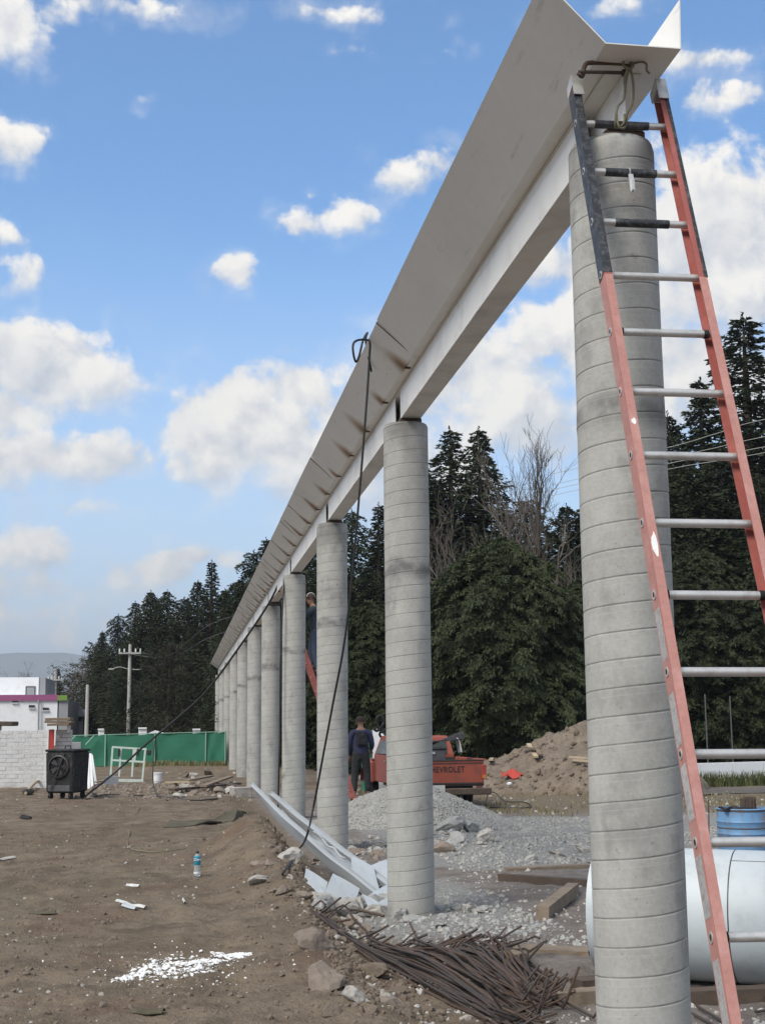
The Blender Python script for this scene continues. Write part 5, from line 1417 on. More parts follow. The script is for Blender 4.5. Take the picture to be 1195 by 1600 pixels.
def cypress_mesh(H, R, seed, n_pl, mt='cypress', per=115):
    """broad crown of drooping feathery plumes in ragged tiers"""
    r = np.random.default_rng(seed); out = []
    for i in range(n_pl):
        h = r.random()**.85
        az = r.uniform(0, 6.283)
        rad = R*(math.sin(math.pi*min(1, (.22+h*.78)))**.46)*(1-.26*h**2.2)
        lump = 1+.15*math.sin(az*3+h*7+seed)+.13*math.sin(az*7-h*13)+.08*math.sin(az*13+h*23)
        rr = rad*lump*(.55+.50*r.random()**.5)
        L = r.uniform(.40, .95)*(.55+.45*(1-h))*R/3.0
        e = np.array([math.cos(az), math.sin(az), 0]); side = np.array([-e[1], e[0], 0])
        c = e*max(0, rr-L*.7); c[2] = H*(.10+.86*h)-.10*rr*(1-h)
        t = r.random(per)**.8
        lift = r.uniform(.05, .45); dr = r.uniform(.5, .95)
        C = c+e*(L*.85*t)[:, None]; C[:, 2] += L*(lift*t-dr*t*t)
        fan = .20*L*(1-.55*t)
        o_ = r.normal(size=per)*fan
        C = C+side*o_[:, None]; C[:, 2] += r.normal(size=per)*.05*L-.9*np.abs(o_)*.6
        D = e[None, :]*.8+side*((o_/fan)*.45+r.normal(size=per)*.3)[:, None]
        D[:, 2] += lift-2*dr*t*.8-.25+r.normal(size=per)*.28
        l = r.uniform(.07, .17, per)
        out.append(leaves(C, D, l, l*.34, r))
    # oversized filler leaves added inside the crown to block light
    n_ = 5000; h = r.random(n_); az = r.uniform(0, 6.283, n_); rad = R*np.sin(np.pi*np.minimum(1, .22+h*.78))**.6*(1-.4*h**2.2)*.72*np.sqrt(r.random(n_))
    C = np.stack([rad*np.cos(az), rad*np.sin(az), H*(.10+.84*h)-.1*rad], 1); l = r.uniform(.25, .5, n_)
    out.append(leaves(C, r.normal(size=(n_, 3)), l, l*.5, r))
    return leaf_mesh('crown', np.concatenate(out), mt)
def limbs(mb, p, d, L, r, depth, rng, spread=.55, upw=.25, kink=.18, taper=.62, kids=(2, 4)):
    pts = [p]; q = p.copy(); dd = d.normalized(); n = 4
    for i in range(n):
        dd = (dd+Vector((rng.gauss(0, kink), rng.gauss(0, kink), rng.gauss(0, kink)+upw*.3))).normalized()
        q = q+dd*(L/n); pts.append(q.copy())
    mb.tube(pts, r, 5 if r > .03 else 3, False, [r*(1-(1-taper)*i/n) for i in range(n+1)])
    if depth <= 0: return
    for _ in range(rng.randint(*kids)):
        i = rng.randint(1, n); a = rng.uniform(0, 6.28)
        s_, u = frame_of(dd, (0.1, .2, 1))
        nd = (dd*rng.uniform(.5, 1)+(s_*math.cos(a)+u*math.sin(a))*spread*rng.uniform(.6, 1.4)+Vector((0, 0, upw))).normalized()
        limbs(mb, pts[i], nd, L*rng.uniform(.5, .78), max(.010, r*taper*.72), depth-1, rng, spread, upw, kink, taper, kids)
def bare_tree(H, seed, narrow=False):
    rng = random.Random(seed)
    tk = MB(); n = 7; pts = [Vector((0, 0, -.4))]
    for i in range(1, n+1): pts.append(Vector((rng.gauss(0, .10*H/8)*i/n, rng.gauss(0, .10*H/8)*i/n, H*.8*i/n)))
    tk.tube(pts, .1, 8, False, [.016*H*(1-.8*i/n)+.01 for i in range(n+1)])
    cr = MB()
    for k in range(26 if narrow else 17):
        t = rng.uniform(.25, 1); i = min(n-1, int(t*n)); p = pts[i].lerp(pts[i+1], t*n-i)
        a = rng.uniform(0, 6.28); sp_ = .35 if narrow else .95
        d = Vector((math.cos(a)*sp_, math.sin(a)*sp_, .9 if narrow else .75))
        limbs(cr, p, d, H*(.16 if narrow else .25)*rng.uniform(.7, 1.25)*(1.25-.5*t), .0055*H*(1.2-.6*t), 3, rng, .38 if narrow else .6, .22, .16)
    return new_mesh('branches', cr.v, cr.f, M['barepale'], False), new_mesh('trunk', tk.v, tk.f, M['bark'], True)

CON = [conifer_mesh(14, 3.0, 380, 110, 1, 'fir', .8, .06, .5, .19), conifer_mesh(14, 2.5, 360, 100, 2, 'fir', .85, .05, .35, .19, .5), conifer_mesh(14, 3.6, 400, 120, 3, 'fir', .65, .04, .55, .20, .55), conifer_mesh(14, 2.1, 320, 90, 4, 'fir', 1.0, .05, .3, .18, .6), conifer_mesh(14, 3.2, 300, 120, 6, 'fir', .55, .05, .75, .19, .7), conifer_mesh(14, 2.8, 330, 110, 7, 'fir', .75, .05, .15, .19, .65)]
WIDE = 1.0
def tree(kind, px, ytop, Y, label, group, wide=1.0, rot=0.0, name='fir_tree', zb_=None):
    cm, tm = kind
    p = PY(px, ytop, Y); z0 = gh(p.x, Y)-.1 if zb_ is None else zb_
    Hm = max(v.co.z for v in cm.vertices) if not hasattr(tree, 'hc') or cm.name not in tree.hc else tree.hc[cm.name]
    if not hasattr(tree, 'hc'): tree.hc = {}
    tree.hc[cm.name] = Hm
    t = thing(name, label, 'tree', (p.x, Y, z0), (0, 0, rot), group)
    s_ = (p.z-z0)/Hm
    t.scale = (s_*wide*WIDE, s_*wide*WIDE, s_)
    link('trunk', tm, t); link('crown', cm, t)
    return t
rt_ = random.Random(12)
ONUM = ['first', 'second', 'third', 'fourth', 'fifth', 'sixth', 'seventh', 'eighth', 'ninth', 'tenth', 'eleventh', 'twelfth', 'thirteenth', 'fourteenth', 'fifteenth', 'sixteenth', 'seventeenth']
def order(i): return ONUM[i]
WIDE = 1.35
G1 = 'dark firs in the row beyond the green fence'
for i_, (px, yt, Y, k, w) in enumerate(sorted(((160, 985, 84, 0, 1.0), (185, 958, 82, 2, .95), (212, 938, 80, 1, 1.15), (236, 921, 79, 0, 1.0), (262, 920, 78, 2, .85), (288, 932, 76, 3, 1.5), (309, 905, 75, 0, 1.0), (331, 874, 73, 1, 1.25), (352, 918, 74, 2, .9), (374, 905, 70, 0, 1.1), (397, 858, 68, 0, 1.2), (416, 838, 66, 1, 1.1), (350, 950, 64, 2, .8), (300, 975, 70, 2, .8), (240, 985, 74, 2, .8), (200, 1000, 76, 0, 1.0)))):
    tree(CON[(k+2*i_) % 6], px, yt, Y, order(i_)+' fir from the left in the row beyond the green fence', G1, w, rt_.uniform(0, 6))
G2 = 'dark firs behind the middle of the column row'
for i_, (px, yt, Y, k, w) in enumerate(sorted(((450, 830, 62, 0, 1.1), (478, 800, 60, 2, .9), (510, 820, 58, 1, 1.2), (550, 793, 56, 0, 1.0), (591, 784, 55, 1, 1.1), (625, 740, 56, 2, .9), (570, 880, 50, 2, .9), (530, 900, 50, 0, 1.2), (660, 720, 56, 0, 1.1), (480, 930, 52, 0, 1.2)))):
    tree(CON[(k+2*i_) % 6], px, yt, Y, order(i_)+' dark fir from the left seen between and behind the columns', G2, w, rt_.uniform(0, 6))
tree(CON[1], 703, 664, 57, 'tall dark fir with a feathery tip behind the broad cypress, left one', None, 1.15, .4)
tree(CON[0], 748, 664, 58, 'tall dark fir tangled with a bare dead tree behind the cypress', None, 1.0, 1.9)
tree(CON[4], 822, 775, 57, 'dark fir behind the bare trees above the broad cypress', None, 1.2, 3.0)
tree(CON[5], 680, 745, 57, 'dark fir rising right beside the second column', None, 1.2, 2.0)
tree(CON[2], 885, 785, 56, 'dark dense fir just left of the nearest column', None, .95, 1.0)
tree(CON[0], 850, 860, 54, 'dark fir low behind the right side of the broad cypress', None, 1.3, 2.2)
G3 = 'dark firs right of the nearest column'
for i_, (px, yt, Y, k, w) in enumerate(sorted(((925, 760, 56, 2, .9), (975, 720, 56, 0, 1.1), (1042, 640, 55, 2, .8), (1092, 588, 54, 3, 1.15), (1125, 690, 50, 2, .9), (1075, 720, 50, 0, 1.1), (1215, 590, 52, 2, .9), (1245, 640, 50, 0, 1.1), (1185, 735, 48, 2, .9), (1030, 800, 47, 2, .9), (1300, 560, 54, 1, 1.1)))):
    tree(CON[(k+2*i_) % 6], px, yt, Y, order(i_)+' dark fir from the left standing right of the nearest column', G3, w, rt_.uniform(0, 6))
tree(CON[1], 1160, 486, 53, 'tallest fir at the right with a thin feathery top', None, 1.3, .8)
WIDE = 1.0
# the broad cypress behind the pickup
cy = PY(786, 1160, 44.5); czb = -.25
ctop = PY(775, 828, 44.5).z
cyt = thing('cypress_tree', 'broad drooping dark green cypress behind the pickup and earth heap', 'tree', (cy.x, 44.5, czb))
cme = cypress_mesh(ctop-czb, 3.35, 5, 2500)
o = link('crown', cme, cyt)
rc = random.Random(3)
for (dx, dy, r_, lean) in ((-.55, 0, .19, -.1), (-.05, .2, .22, .05), (.42, -.1, .17, .16), (-.85, .3, .13, -.2)):
    mb = MB(); mb.tube([(cy.x+dx*.9, 44.5+dy, czb-.3), (cy.x+dx, 44.5+dy, czb+.8), (cy.x+dx+lean, 44.5+dy, czb+2.2), (cy.x+dx*.6+lean*1.6, 44.5+dy*.5, czb+5)], r_, 9, True, [r_*1.5, r_, r_*.85, r_*.3]); mb.build('trunk', M['bark'], cyt, smooth=True)
cm2 = cypress_mesh(8.5, 2.6, 11, 1500)
tkm = MB(); tkm.tube([(0, 0, -.4), (.1, 0, 2.5), (0, 0, 7.5)], .2, 8, True, [.28, .2, .05]); tkm2 = new_mesh('trunk', tkm.v, tkm.f, M['bark'], True)
for (px, yt, Y, lab, w) in ((575, 935, 47, 'lower drooping dark cypress behind the second and third columns', 1.0), (905, 900, 48, 'drooping dark cypress behind the left edge of the nearest column', 1.0), (1085, 850, 46, 'drooping dark cypress seen through the lower ladder rungs', 1.1), (1200, 880, 45, 'drooping dark cypress at the right picture edge', 1.1), (480, 985, 49, 'low drooping cypress behind the worker on the ladder', .9)):
    tree((cm2, tkm2), px, yt, Y, lab, None, w, rt_.uniform(0, 6), 'cypress_tree')
# bare trees
bt1 = bare_tree(14, 5); bt2 = bare_tree(14, 9, True); bt3 = bare_tree(10, 21); bt4 = bare_tree(9, 33)
tree(bt1, 792, 672, 54, 'bare pale dead tree with forked top rising above the cypress', None, .62, .3, 'bare_tree')
tree(bt2, 836, 652, 54, 'narrow bare tree with upright twigs right of the dead tree', None, .85, 1.1, 'bare_tree')
tree(bt3, 868, 742, 52, 'bare rounded leafless tree just left of the nearest column', None, .85, 2.0, 'bare_tree')
tree(bt4, 728, 770, 53, 'bare brownish tree between the two tall firs', None, .7, 4.0, 'bare_tree')
tree(bt4, 690, 760, 53, 'bare brown tree right beside the second column', None, .7, 5.0, 'bare_tree')
# thin leaved trees at the left
thin1 = conifer_mesh(10, 4.2, 110, 120, 41, 'brownleaf', .35, .22, .05, .22, .6)
tree(thin1, 150, 1003, 92, 'thin leaved grey green tree at the left end of the fir row', None, 1.0, 0, 'broadleaf_tree')
tree(bt3, 138, 1000, 90, 'bare twiggy tree at the left end of the fir row', None, 1.0, 1, 'bare_tree')
tree(thin1, 116, 1050, 100, 'low grey green tree right of the white building', None, .9, 2, 'broadleaf_tree')
tree(bt3, 38, 1040, 100, 'bare round tree behind the white building, left one', None, 1.8, 3, 'bare_tree')
tree(bt3, 64, 1034, 104, 'bare round tree behind the white building, right one', None, 1.6, 5, 'bare_tree')
tree(CON[1], 91, 1043, 98, 'small dark fir between the white building and the far slim pole', None, 1.3, 1)
tree(thin1, 265, 1000, 66, 'dull brownish tree in front of the fir row', None, .9, 4, 'broadleaf_tree')
# dark undergrowth below the trees
def undergrowth():
    r = np.random.default_rng(8); V = []; Fc = []
    def clump(x, y, z, s_):
        for k in range(11):
            c = np.array([x, y, z])+r.normal(size=3)*s_*.4; d = r.normal(size=3); d /= np.linalg.norm(d); s2 = np.cross(d, r.normal(size=3)); s2 /= np.linalg.norm(s2); l = s_*r.uniform(.25, .6); o = len(V)
            V.extend([c-s2*l*.2, c+s2*l*.2, c+d*l*.6+s2*l*.3, c+d*l, c+d*l*.6-s2*l*.3]); Fc.append((o, o+1, o+2, o+3, o+4))
    for i in range(4200):
        u = r.random(); x = 3.0+33*u; y = 49.5+r.uniform(-.6, 1.6)+(2 if x < 8 else 0); clump(x, y, r.uniform(-.3, 4.2), .55)
    for i in range(2600):
        x = r.uniform(-3.4, 6); y = 88+r.uniform(-.8, 1.2); clump(x, y, r.uniform(0, 3.8), .6)
    o = link('undergrowth', new_mesh('undergrowth', [tuple(p) for p in V], Fc, M['fir'])); tagp(o, 'dark undergrowth filling the gaps below the trees', None, None, 'stuff')
undergrowth()

# ------------------------------------------------------------------ foreground: pipe, drum, timbers
pa = PY(915, 1440, 8.15); pbp = PY(1206, 1440, 7.55)
PR = .395
pd = (Vector((pbp.x, pbp.y, 0))-Vector((pa.x, pa.y, 0))).normalized()
pz = gh(3.0, 7.9)+PR
pc = Vector(((pa.x+pbp.x)/2+.17, (pa.y+pbp.y)/2+.26, pz)); PL = 1.08
pp_ = thing('pipe_section', 'short fat white steel pipe section lying on timbers behind the ladder foot', 'pipe', pc)
Mx = Matrix((pd.cross(Vector((0, 0, 1))), Vector((0, 0, 1)), pd)).transposed()
mb = MB()
prof = [(PR-.01, -PL/2+.004), (PR-.01, -PL/2), (PR, -PL/2), (PR, PL/2), (PR-.01, PL/2), (PR-.01, -PL/2+.006)]
mb.lathe([(PR-.012, -PL/2), (PR, -PL/2), (PR, PL/2), (PR-.012, PL/2), (PR-.012, -PL/2)], pc, 72, Mx, False)
mb.build('pipe_shell', M['pipe'], pp_, smooth=True)
mb = MB(); mb.lathe([(PR-.001, .31), (PR+.0018, .313), (PR+.0018, .317), (PR-.001, .32)], pc, 72, Mx, False); mb.build('weld_seam', M['dark'], pp_, smooth=True)
mb = MB()
for t in np.linspace(0, 1, 2): pass
a0 = math.radians(62); q0 = pc+Mx @ Vector((math.cos(a0)*(PR+.001), math.sin(a0)*(PR+.001), .32)); q1 = pc+Mx @ Vector((math.cos(a0)*(PR+.001), math.sin(a0)*(PR+.001), PL/2))
mb.tube([q0, q1], .0016, 4); mb.build('long_seam', M['dark'], pp_)
rtm = random.Random(31)
def timber(a, b, w, h, label, mt='wood', lift=0.0, group=None):
    p = GP(*a); q = GP(*b)
    p = p+Vector((0, 0, h/2+lift-.012)); q = q+Vector((0, 0, h/2+lift-.012))
    mb = MB(); n = 9; x, z = frame_of(q-p)
    for i in range(n+1):
        c = p.lerp(q, i/n); j = [rtm.uniform(-.05, .05) for _ in range(4)]
        for k, (sx, sz) in enumerate(((-1, -1), (1, -1), (1, 1), (-1, 1))):
            mb.v.append(tuple(c+x*(sx*w/2*(1+j[k]))+z*(sz*h/2*(1+j[k]))+(q-p).normalized()*(rtm.uniform(-.02, .02) if i in (0, n) else 0)))
    for i in range(n):
        for k in range(4): mb.f.append((i*4+k, i*4+(k+1) % 4, i*4+4+(k+1) % 4, i*4+4+k))
    mb.f += [(3, 2, 1, 0), (n*4, n*4+1, n*4+2, n*4+3)]
    o = mb.build('timber', M[mt], None, p); return tagp(o, label, 'timber', group)
timber((790, 1362), (918, 1356), .16, .05, 'long flat pale timber, rearmost on the right yard', 'wood')
timber((783, 1377), (925, 1387), .10, .085, 'long dark timber lying just behind the short square block', 'wooddark', .0)
timber((848, 1436), (896, 1396), .105, .105, 'short square timber block lying askew in front of the dark timber', 'wood')
timber((775, 1482), (925, 1490), .20, .035, 'flat muddy plank behind the rebar heap', 'wood')
timber((792, 1512), (814, 1509), .16, .10, 'stubby timber offcut behind the rebar heap', 'wood')
timber((872, 1571), (945, 1565), .12, .085, 'squared timber at the left foot of the nearest column', 'wood')
timber((1075, 1568), (1260, 1560), .12, .085, 'dark timber bearer under the white pipe, right of the column', 'wooddark')
timber((900, 1548), (1075, 1530), .14, .075, 'timber bearer under the white pipe, hidden side behind the column', 'wooddark')
timber((858, 1333), (925, 1352), .03, .03, 'thin dark stick left of the nearest column', 'wooddark')
# the drum
dq = GP(1174, 1312); dq = Vector((6.72, 15.3, gh(6.72, 15.3)))
dr_ = thing('oil_drum', 'blue steel drum with rust, full of scraps, behind the white pipe', 'drum', dq)
Hd = PY(1174, 1264, 15.1).z-dq.z; Rd = .292
prof = [(Rd-.02, 0), (Rd, .0), (Rd, .02)]
for zz in (.28, .42):
    if zz < Hd-.1: prof += [(Rd, zz-.025), (Rd+.012, zz), (Rd, zz+.025)]
prof += [(Rd, Hd-.02), (Rd+.010, Hd-.01), (Rd, Hd), (Rd-.012, Hd), (Rd-.012, Hd-.12), (.01, Hd-.12)]
mb = MB(); mb.lathe(prof, dq, 36, None, True); mb.build('barrel', M['blue'], dr_, smooth=True)
for k in range(2): mb = MB(); mb.lathe([(Rd+.001, Hd-.035+.0-.2*k), (Rd+.006, Hd-.03-.2*k), (Rd+.001, Hd-.02-.2*k)], dq, 36, None, False); mb.build('rusty_band', M['rust'], dr_, smooth=True)
mb = MB(); p = PY(1168, 1262, 15.25)
for k in range(5): mb.box(p+Vector((-.06+.035*k, rtm.uniform(-.03, .03), .0)), (.035, .10, .25+rtm.uniform(-.03, .03)), Matrix.Rotation(rtm.uniform(-.06, .06), 3, 'Y'), .006)
tagp(mb.build('wood_stump', M['wooddark'], None, p), 'bundle of dark wood ends standing in the blue drum', 'wood')
mb = MB(); p = PY(1150, 1266, 15.2); rows = [[p+Vector((-.18+.07*i, -.1+.08*j, -.02+.04*math.sin(i*1.7+j*1.1))) for i in range(6)] for j in range(4)]
mb.sheet(rows, .03); tagp(mb.build('black_rag', M['black'], None, p, smooth=True), 'black rag hanging over the rim of the blue drum', 'rag')
MB().tube([GP(1107, 1312)+Vector((0, 0, -.1)), PY(1107, 1250, GP(1107, 1312).y)], .008, 6).build('marker_rod', M['rust'], None, GP(1107, 1312)); tagp(bpy.data.objects['marker_rod'], 'thin dark steel rod standing upright left of the blue drum', 'rod')
for k, (a, b) in enumerate((((1190, 1325), (1290, 1352)), ((1185, 1336), (1300, 1362)), ((1192, 1318), (1290, 1338)))):
    o = MB().tube([GP(*a)+Vector((0, 0, .06)), GP(*b)+Vector((0, 0, .05))], .025, 6).build('steel_rod', M['dark'], None, GP(*a)); tagp(o, 'dark steel rod lying behind the white pipe at the right edge', 'rod', 'dark rods behind the white pipe')
for k, (a, b, lab) in enumerate((((1088, 1578), (1140, 1610), 'dark thin steel bar lying left under the ladder foot'), ((1082, 1590), (1125, 1615), 'short dark steel bar close to the nearest column foot'), ((1180, 1588), (1230, 1580), 'dark thin bar right of the ladder foot'))):
    o = MB().tube([GP(*a)+Vector((0, 0, .02)), GP(*b)+Vector((0, 0, .02))], .008, 6).build('steel_bar', M['rust2'], None, GP(*a)); tagp(o, lab, 'bar')

# ------------------------------------------------------------------ bent sheet metal heap
def lsheet(name, a, b, w, h, label, up=(0, 0, 1), bend=0.0, n=10, th=.004, twist=0.0):
    """folded angle of sheet: a leaf of width w and an upturned leaf of height h"""
    a = Vector(a); b = Vector(b); d = b-a; x, z = frame_of(d, up); mb = MB(); rows = []
    for i in range(n+1):
        t = i/n; c = a+d*t+Vector((0, 0, bend*math.sin(math.pi*t)))
        ang = twist*t; X = x*math.cos(ang)+z*math.sin(ang); Z = z*math.cos(ang)-x*math.sin(ang)
        rows.append([c-X*w, c-X*w*.5, c, c+Z*h*.5, c+Z*h])
    mb.sheet(rows, th); o = mb.build(name, M['sheet'], None, a); return tagp(o, label, 'sheet metal')
t0 = PY(390, 1227, 15.6); t1 = PY(588, 1398, 12.55)
t1.z = max(t1.z, gh(t1.x, t1.y)+.02)
def zsheet(name, a, b, flange, h, label, n=14, th=.004, sag=0.0, lean=-.35, lip=.03):
    """folded sheet: a leaf hanging down on the near side, a top flange and a small lip at the back"""
    a = Vector(a); b = Vector(b); d = b-a; x, z = frame_of(d); x = -x; mb = MB(); rows = []
    for i in range(n+1):
        t = i/n; c = a+d*t+Vector((0, 0, sag*math.sin(math.pi*t)+.006*math.sin(t*17)))
        e = min(1, .35+t*3)
        rows.append([c-z*(h*e)-x*(lean*h), c-z*(h*e*.5)-x*(lean*h*.5+.004*math.sin(t*9)), c, c+x*flange, c+x*flange+z*lip])
    mb.sheet(rows, th); o = mb.build(name, M['sheet'], None, a); return tagp(o, label, 'sheet metal')
zsheet('folded_sheet', t0, t1, .03, .13, 'long folded white steel sheet sloping up from the second column, frontmost', sag=-.05)
t0b = PY(418, 1240, 15.6); t1b = PY(606, 1384, 13.0)
zsheet('folded_sheet', t0b, t1b, .045, .10, 'long folded steel sheet lying just behind the frontmost one', sag=-.02, lip=.03)
t0c = PY(478, 1308, 14.7); t1c = PY(560, 1372, 13.2)
zsheet('folded_sheet', t0c, t1c, .05, .07, 'narrow folded steel strip on top of the long sheets', n=8, sag=.03)
def panel(px4, Ys, label, th=.006, mt='sheetbright'):
    lo = max(px4, key=lambda p: p[1]); yb = GP(*lo).y-.03
    P = [PY(p[0], p[1], yb+(lo[1]-p[1])*.011) for p in px4]
    rows = []
    for i in range(4):
        u = i/3; A_ = P[0].lerp(P[1], u); B_ = P[3].lerp(P[2], u); rows.append([A_.lerp(B_, v/3)+Vector((0, 0, .006*math.sin(u*3+v*1.7))) for v in range(4)])
    mb = MB(); mb.sheet(rows, th); o = mb.build('sheet_offcut', M[mt], None, P[0]); return tagp(o, label, 'sheet metal')
panel(((478, 1358), (512, 1380), (503, 1408), (472, 1396)), (12.6, 12.3, 11.95, 12.1), 'square sheet offcut standing at the left of the sheet heap')
panel(((520, 1366), (562, 1390), (550, 1420), (502, 1408)), (12.5, 12.2, 11.7, 11.9), 'square sheet offcut leaning beside the leftmost one')
panel(((548, 1338), (584, 1356), (594, 1398), (551, 1380)), (13.4, 13.2, 12.6, 12.7), 'bright sheet piece behind the front fold of the heap')
panel(((566, 1360), (604, 1344), (612, 1372), (583, 1394)), (13.1, 13.0, 12.4, 12.4), 'small bright sheet panel touching the second column')
panel(((576, 1400), (612, 1380), (618, 1394), (590, 1414)), (12.2, 12.2, 11.7, 11.7), 'lower sheet panel poking towards the second column foot')
panel(((590, 1412), (615, 1400), (618, 1412), (600, 1422)), (11.9, 11.9, 11.5, 11.5), 'lowest small sheet corner at the second column foot')
panel(((565, 1398), (592, 1412), (602, 1426), (580, 1428)), (12.1, 12.0, 11.6, 11.6), 'crumpled grey sheet corner in front of the heap')
cable('twisted_wire', [PY(490, 1300, 14.2), PY(500, 1306, 14.0), PY(512, 1322, 13.7), PY(522, 1326, 13.6), PY(531, 1338, 13.4), PY(540, 1342, 13.3)], .012, 'pale twisted wire lying on the sheet heap', 'wire', 'alu')

# ------------------------------------------------------------------ rebar heap
def rebars():
    r = random.Random(17); N_ = 95
    for i in range(N_):
        u = r.random()**.9                       # across the heap
        kind = r.random()
        layer = r.random()
        # rear ends fan from the bank foot towards the right, front ends gather at the column
        rx = 1.06+u*1.25+r.gauss(0, .05); ry = 10.55-1.2*u-.35*math.sin(min(1, u*3)*1.57)+r.gauss(0, .14)
        fx = 1.74+u*.40+r.gauss(0, .06); fyv = 7.15+.45*u+r.gauss(0, .14)
        if u > .55: fyv += .45*r.random()
        hh = .010+.10*layer*(1-abs(u-.45)*1.1)
        bow = r.uniform(-.07, .05)
        pts = []
        for k in range(7):
            t = k/6; x = rx+(fx-rx)*t+bow*math.sin(math.pi*t)*1.2+r.gauss(0, .006); y = ry+(fyv-ry)*t
            z = gh(x, y)+.012+hh*math.sin(math.pi*min(1, .12+t*.82))+(.07*u*(1-t)*layer)
            pts.append(Vector((x, y, z)))
        # hooked rear end
        if kind < .55:
            d = (pts[0]-pts[1]).normalized(); a = r.uniform(-.9, .9)
            side = Vector((math.cos(a)*.8, math.sin(a)*.25, abs(math.sin(a))*.6+.05)).normalized()
            L_ = r.uniform(.10, .22)
            pts = [pts[0]+side*L_+d*.02, pts[0]+side*.03+d*.012]+pts
            if r.random() < .35: pts = [pts[0]-d*.14]+pts
        if kind > .35:
            d = (pts[-1]-pts[-2]).normalized(); a = r.uniform(-.5, 1.2)
            side = Vector((math.cos(a)*.9*(1 if r.random() < .7 else -1), 0, abs(math.sin(a))*.7+.15)).normalized(); L_ = r.uniform(.10, .24)
            pts = pts+[pts[-1]+side*.03+d*.012, pts[-1]+side*L_]
            if r.random() < .3: pts = pts+[pts[-1]-d*.14]
        for q in pts: q.z = max(q.z, gh(q.x, q.y)+.012)
        rad = r.choice((.006, .0075, .0075, .009))
        mb = MB(); mb.tube(pts, rad, 6)
        o = mb.build('rebar', M['rust' if r.random() < .45 else 'rust2'], None, pts[len(pts)//2], smooth=True)
        tagp(o, 'rusty steel reinforcing rod in the tangled heap left of the nearest column', 'rebar', 'rusty rods in the tangled rebar heap')
    # a few that stand out of the heap
    for k, (a, ya, b, yb, c, yc, lab) in enumerate(((762, 1458, 9.0, 0, 0, 0, ''),) if False else (
        ((762, 1457), 9.3, (790, 1510), 8.6, (838, 1570), 7.9, 'rusty rod sticking up highest at the right of the rebar heap'),
        ((640, 1442), 10.4, (668, 1500), 9.3, (715, 1560), 8.2, 'rusty rod crossing the heap with its bent end beside the white stones'),
        ((690, 1478), 9.7, (735, 1470), 9.6, (790, 1540), 8.4, 'rusty rod bent like a hook over the middle of the heap'),
        ((812, 1515), 8.6, (800, 1525), 8.5, (860, 1570), 7.6, 'rusty rod with a short hook nearest the column'),
        ((600, 1432), 10.7, (545, 1425), 10.9, (620, 1500), 9.6, 'rusty rod with a long bend at the rear of the heap'))):
        P = spline([PY(*a, ya), PY(*b, yb), PY(*c, yc)], 5)
        for q in P: q.z = max(q.z, gh(q.x, q.y)+.03)
        o = MB().tube(P, .010, 6).build('rebar', M['rust'], None, P[0], smooth=True); tagp(o, lab, 'rebar')
rebars()

# ------------------------------------------------------------------ stones
def ico(sub):
    t = (1+5**.5)/2
    v = [(-1, t, 0), (1, t, 0), (-1, -t, 0), (1, -t, 0), (0, -1, t), (0, 1, t), (0, -1, -t), (0, 1, -t), (t, 0, -1), (t, 0, 1), (-t, 0, -1), (-t, 0, 1)]
    v = [np.array(p)/np.linalg.norm(p) for p in v]
    f = [(0, 11, 5), (0, 5, 1), (0, 1, 7), (0, 7, 10), (0, 10, 11), (1, 5, 9), (5, 11, 4), (11, 10, 2), (10, 7, 6), (7, 1, 8), (3, 9, 4), (3, 4, 2), (3, 2, 6), (3, 6, 8), (3, 8, 9), (4, 9, 5), (2, 4, 11), (6, 2, 10), (8, 6, 7), (9, 8, 1)]
    for _ in range(sub):
        c = {}; nf = []
        def mid(a, b):
            k = (min(a, b), max(a, b))
            if k not in c:
                p = v[a]+v[b]; v.append(p/np.linalg.norm(p)); c[k] = len(v)-1
            return c[k]
        for (a, b, d) in f:
            x, y, z = mid(a, b), mid(b, d), mid(d, a); nf += [(a, x, z), (b, y, x), (d, z, y), (x, y, z)]
        f = nf
    return np.array(v), f
IV, IF = ico(1); IV0, IF0 = ico(0); IV2, IF2 = ico(2)
def rock_mesh(name, seed, mt, base=None):
    r = np.random.default_rng(seed); v = IV2.copy()
    # cut by random planes for broken faces
    for _ in range(9):
        n = r.normal(size=3); n /= np.linalg.norm(n); d = r.uniform(.45, .85)
        s_ = v @ n; over = np.maximum(s_-d, 0); v = v-over[:, None]*n[None, :]
    v = v*(1+.05*r.normal(size=(len(v), 1)))
    v = v*np.array([1, r.uniform(.6, .9), r.uniform(.45, .75)])
    return new_mesh(name, v, [tuple(q) for q in IF2], M[mt])
RK = {m: [rock_mesh('stone', 10*k+i, m) for i in range(5)] for k, m in enumerate(('rock', 'rockgrey', 'rockbrown', 'clod'))}
rs_ = random.Random(44)
NST = [0]
def stone(p, s, kinds, label, group, cat='stone', sink=.25):
    m = rs_.choice(kinds); me = rs_.choice(RK[m])
    o = link('stone', me, None, (p[0], p[1], p[2]+s*(.35-sink)))
    o.rotation_euler = (rs_.uniform(-.5, .5), rs_.uniform(-.5, .5), rs_.uniform(0, 6.28)); o.scale = (s*rs_.uniform(.8, 1.3), s*rs_.uniform(.8, 1.2), s*rs_.uniform(.7, 1.1))
    NST[0] += 1
    return tagp(o, label, cat, group)
def scatter(n, poly, smin, smax, kinds, label, group, cat='stone'):
    (x0, y0, x1, y1) = poly
    for _ in range(n):
        px, py = rs_.uniform(x0, x1), rs_.uniform(y0, y1); p = GP(px, py)
        s = smin+(smax-smin)*rs_.random()**2.2
        stone(p, s, kinds, label, group, cat)
scatter(34, (490, 1402, 640, 1445), .04, .16, ['rock', 'rock', 'rockgrey'], 'pale broken stone in the rubble around the foot of the second column', 'pale stones at the foot of the second column')
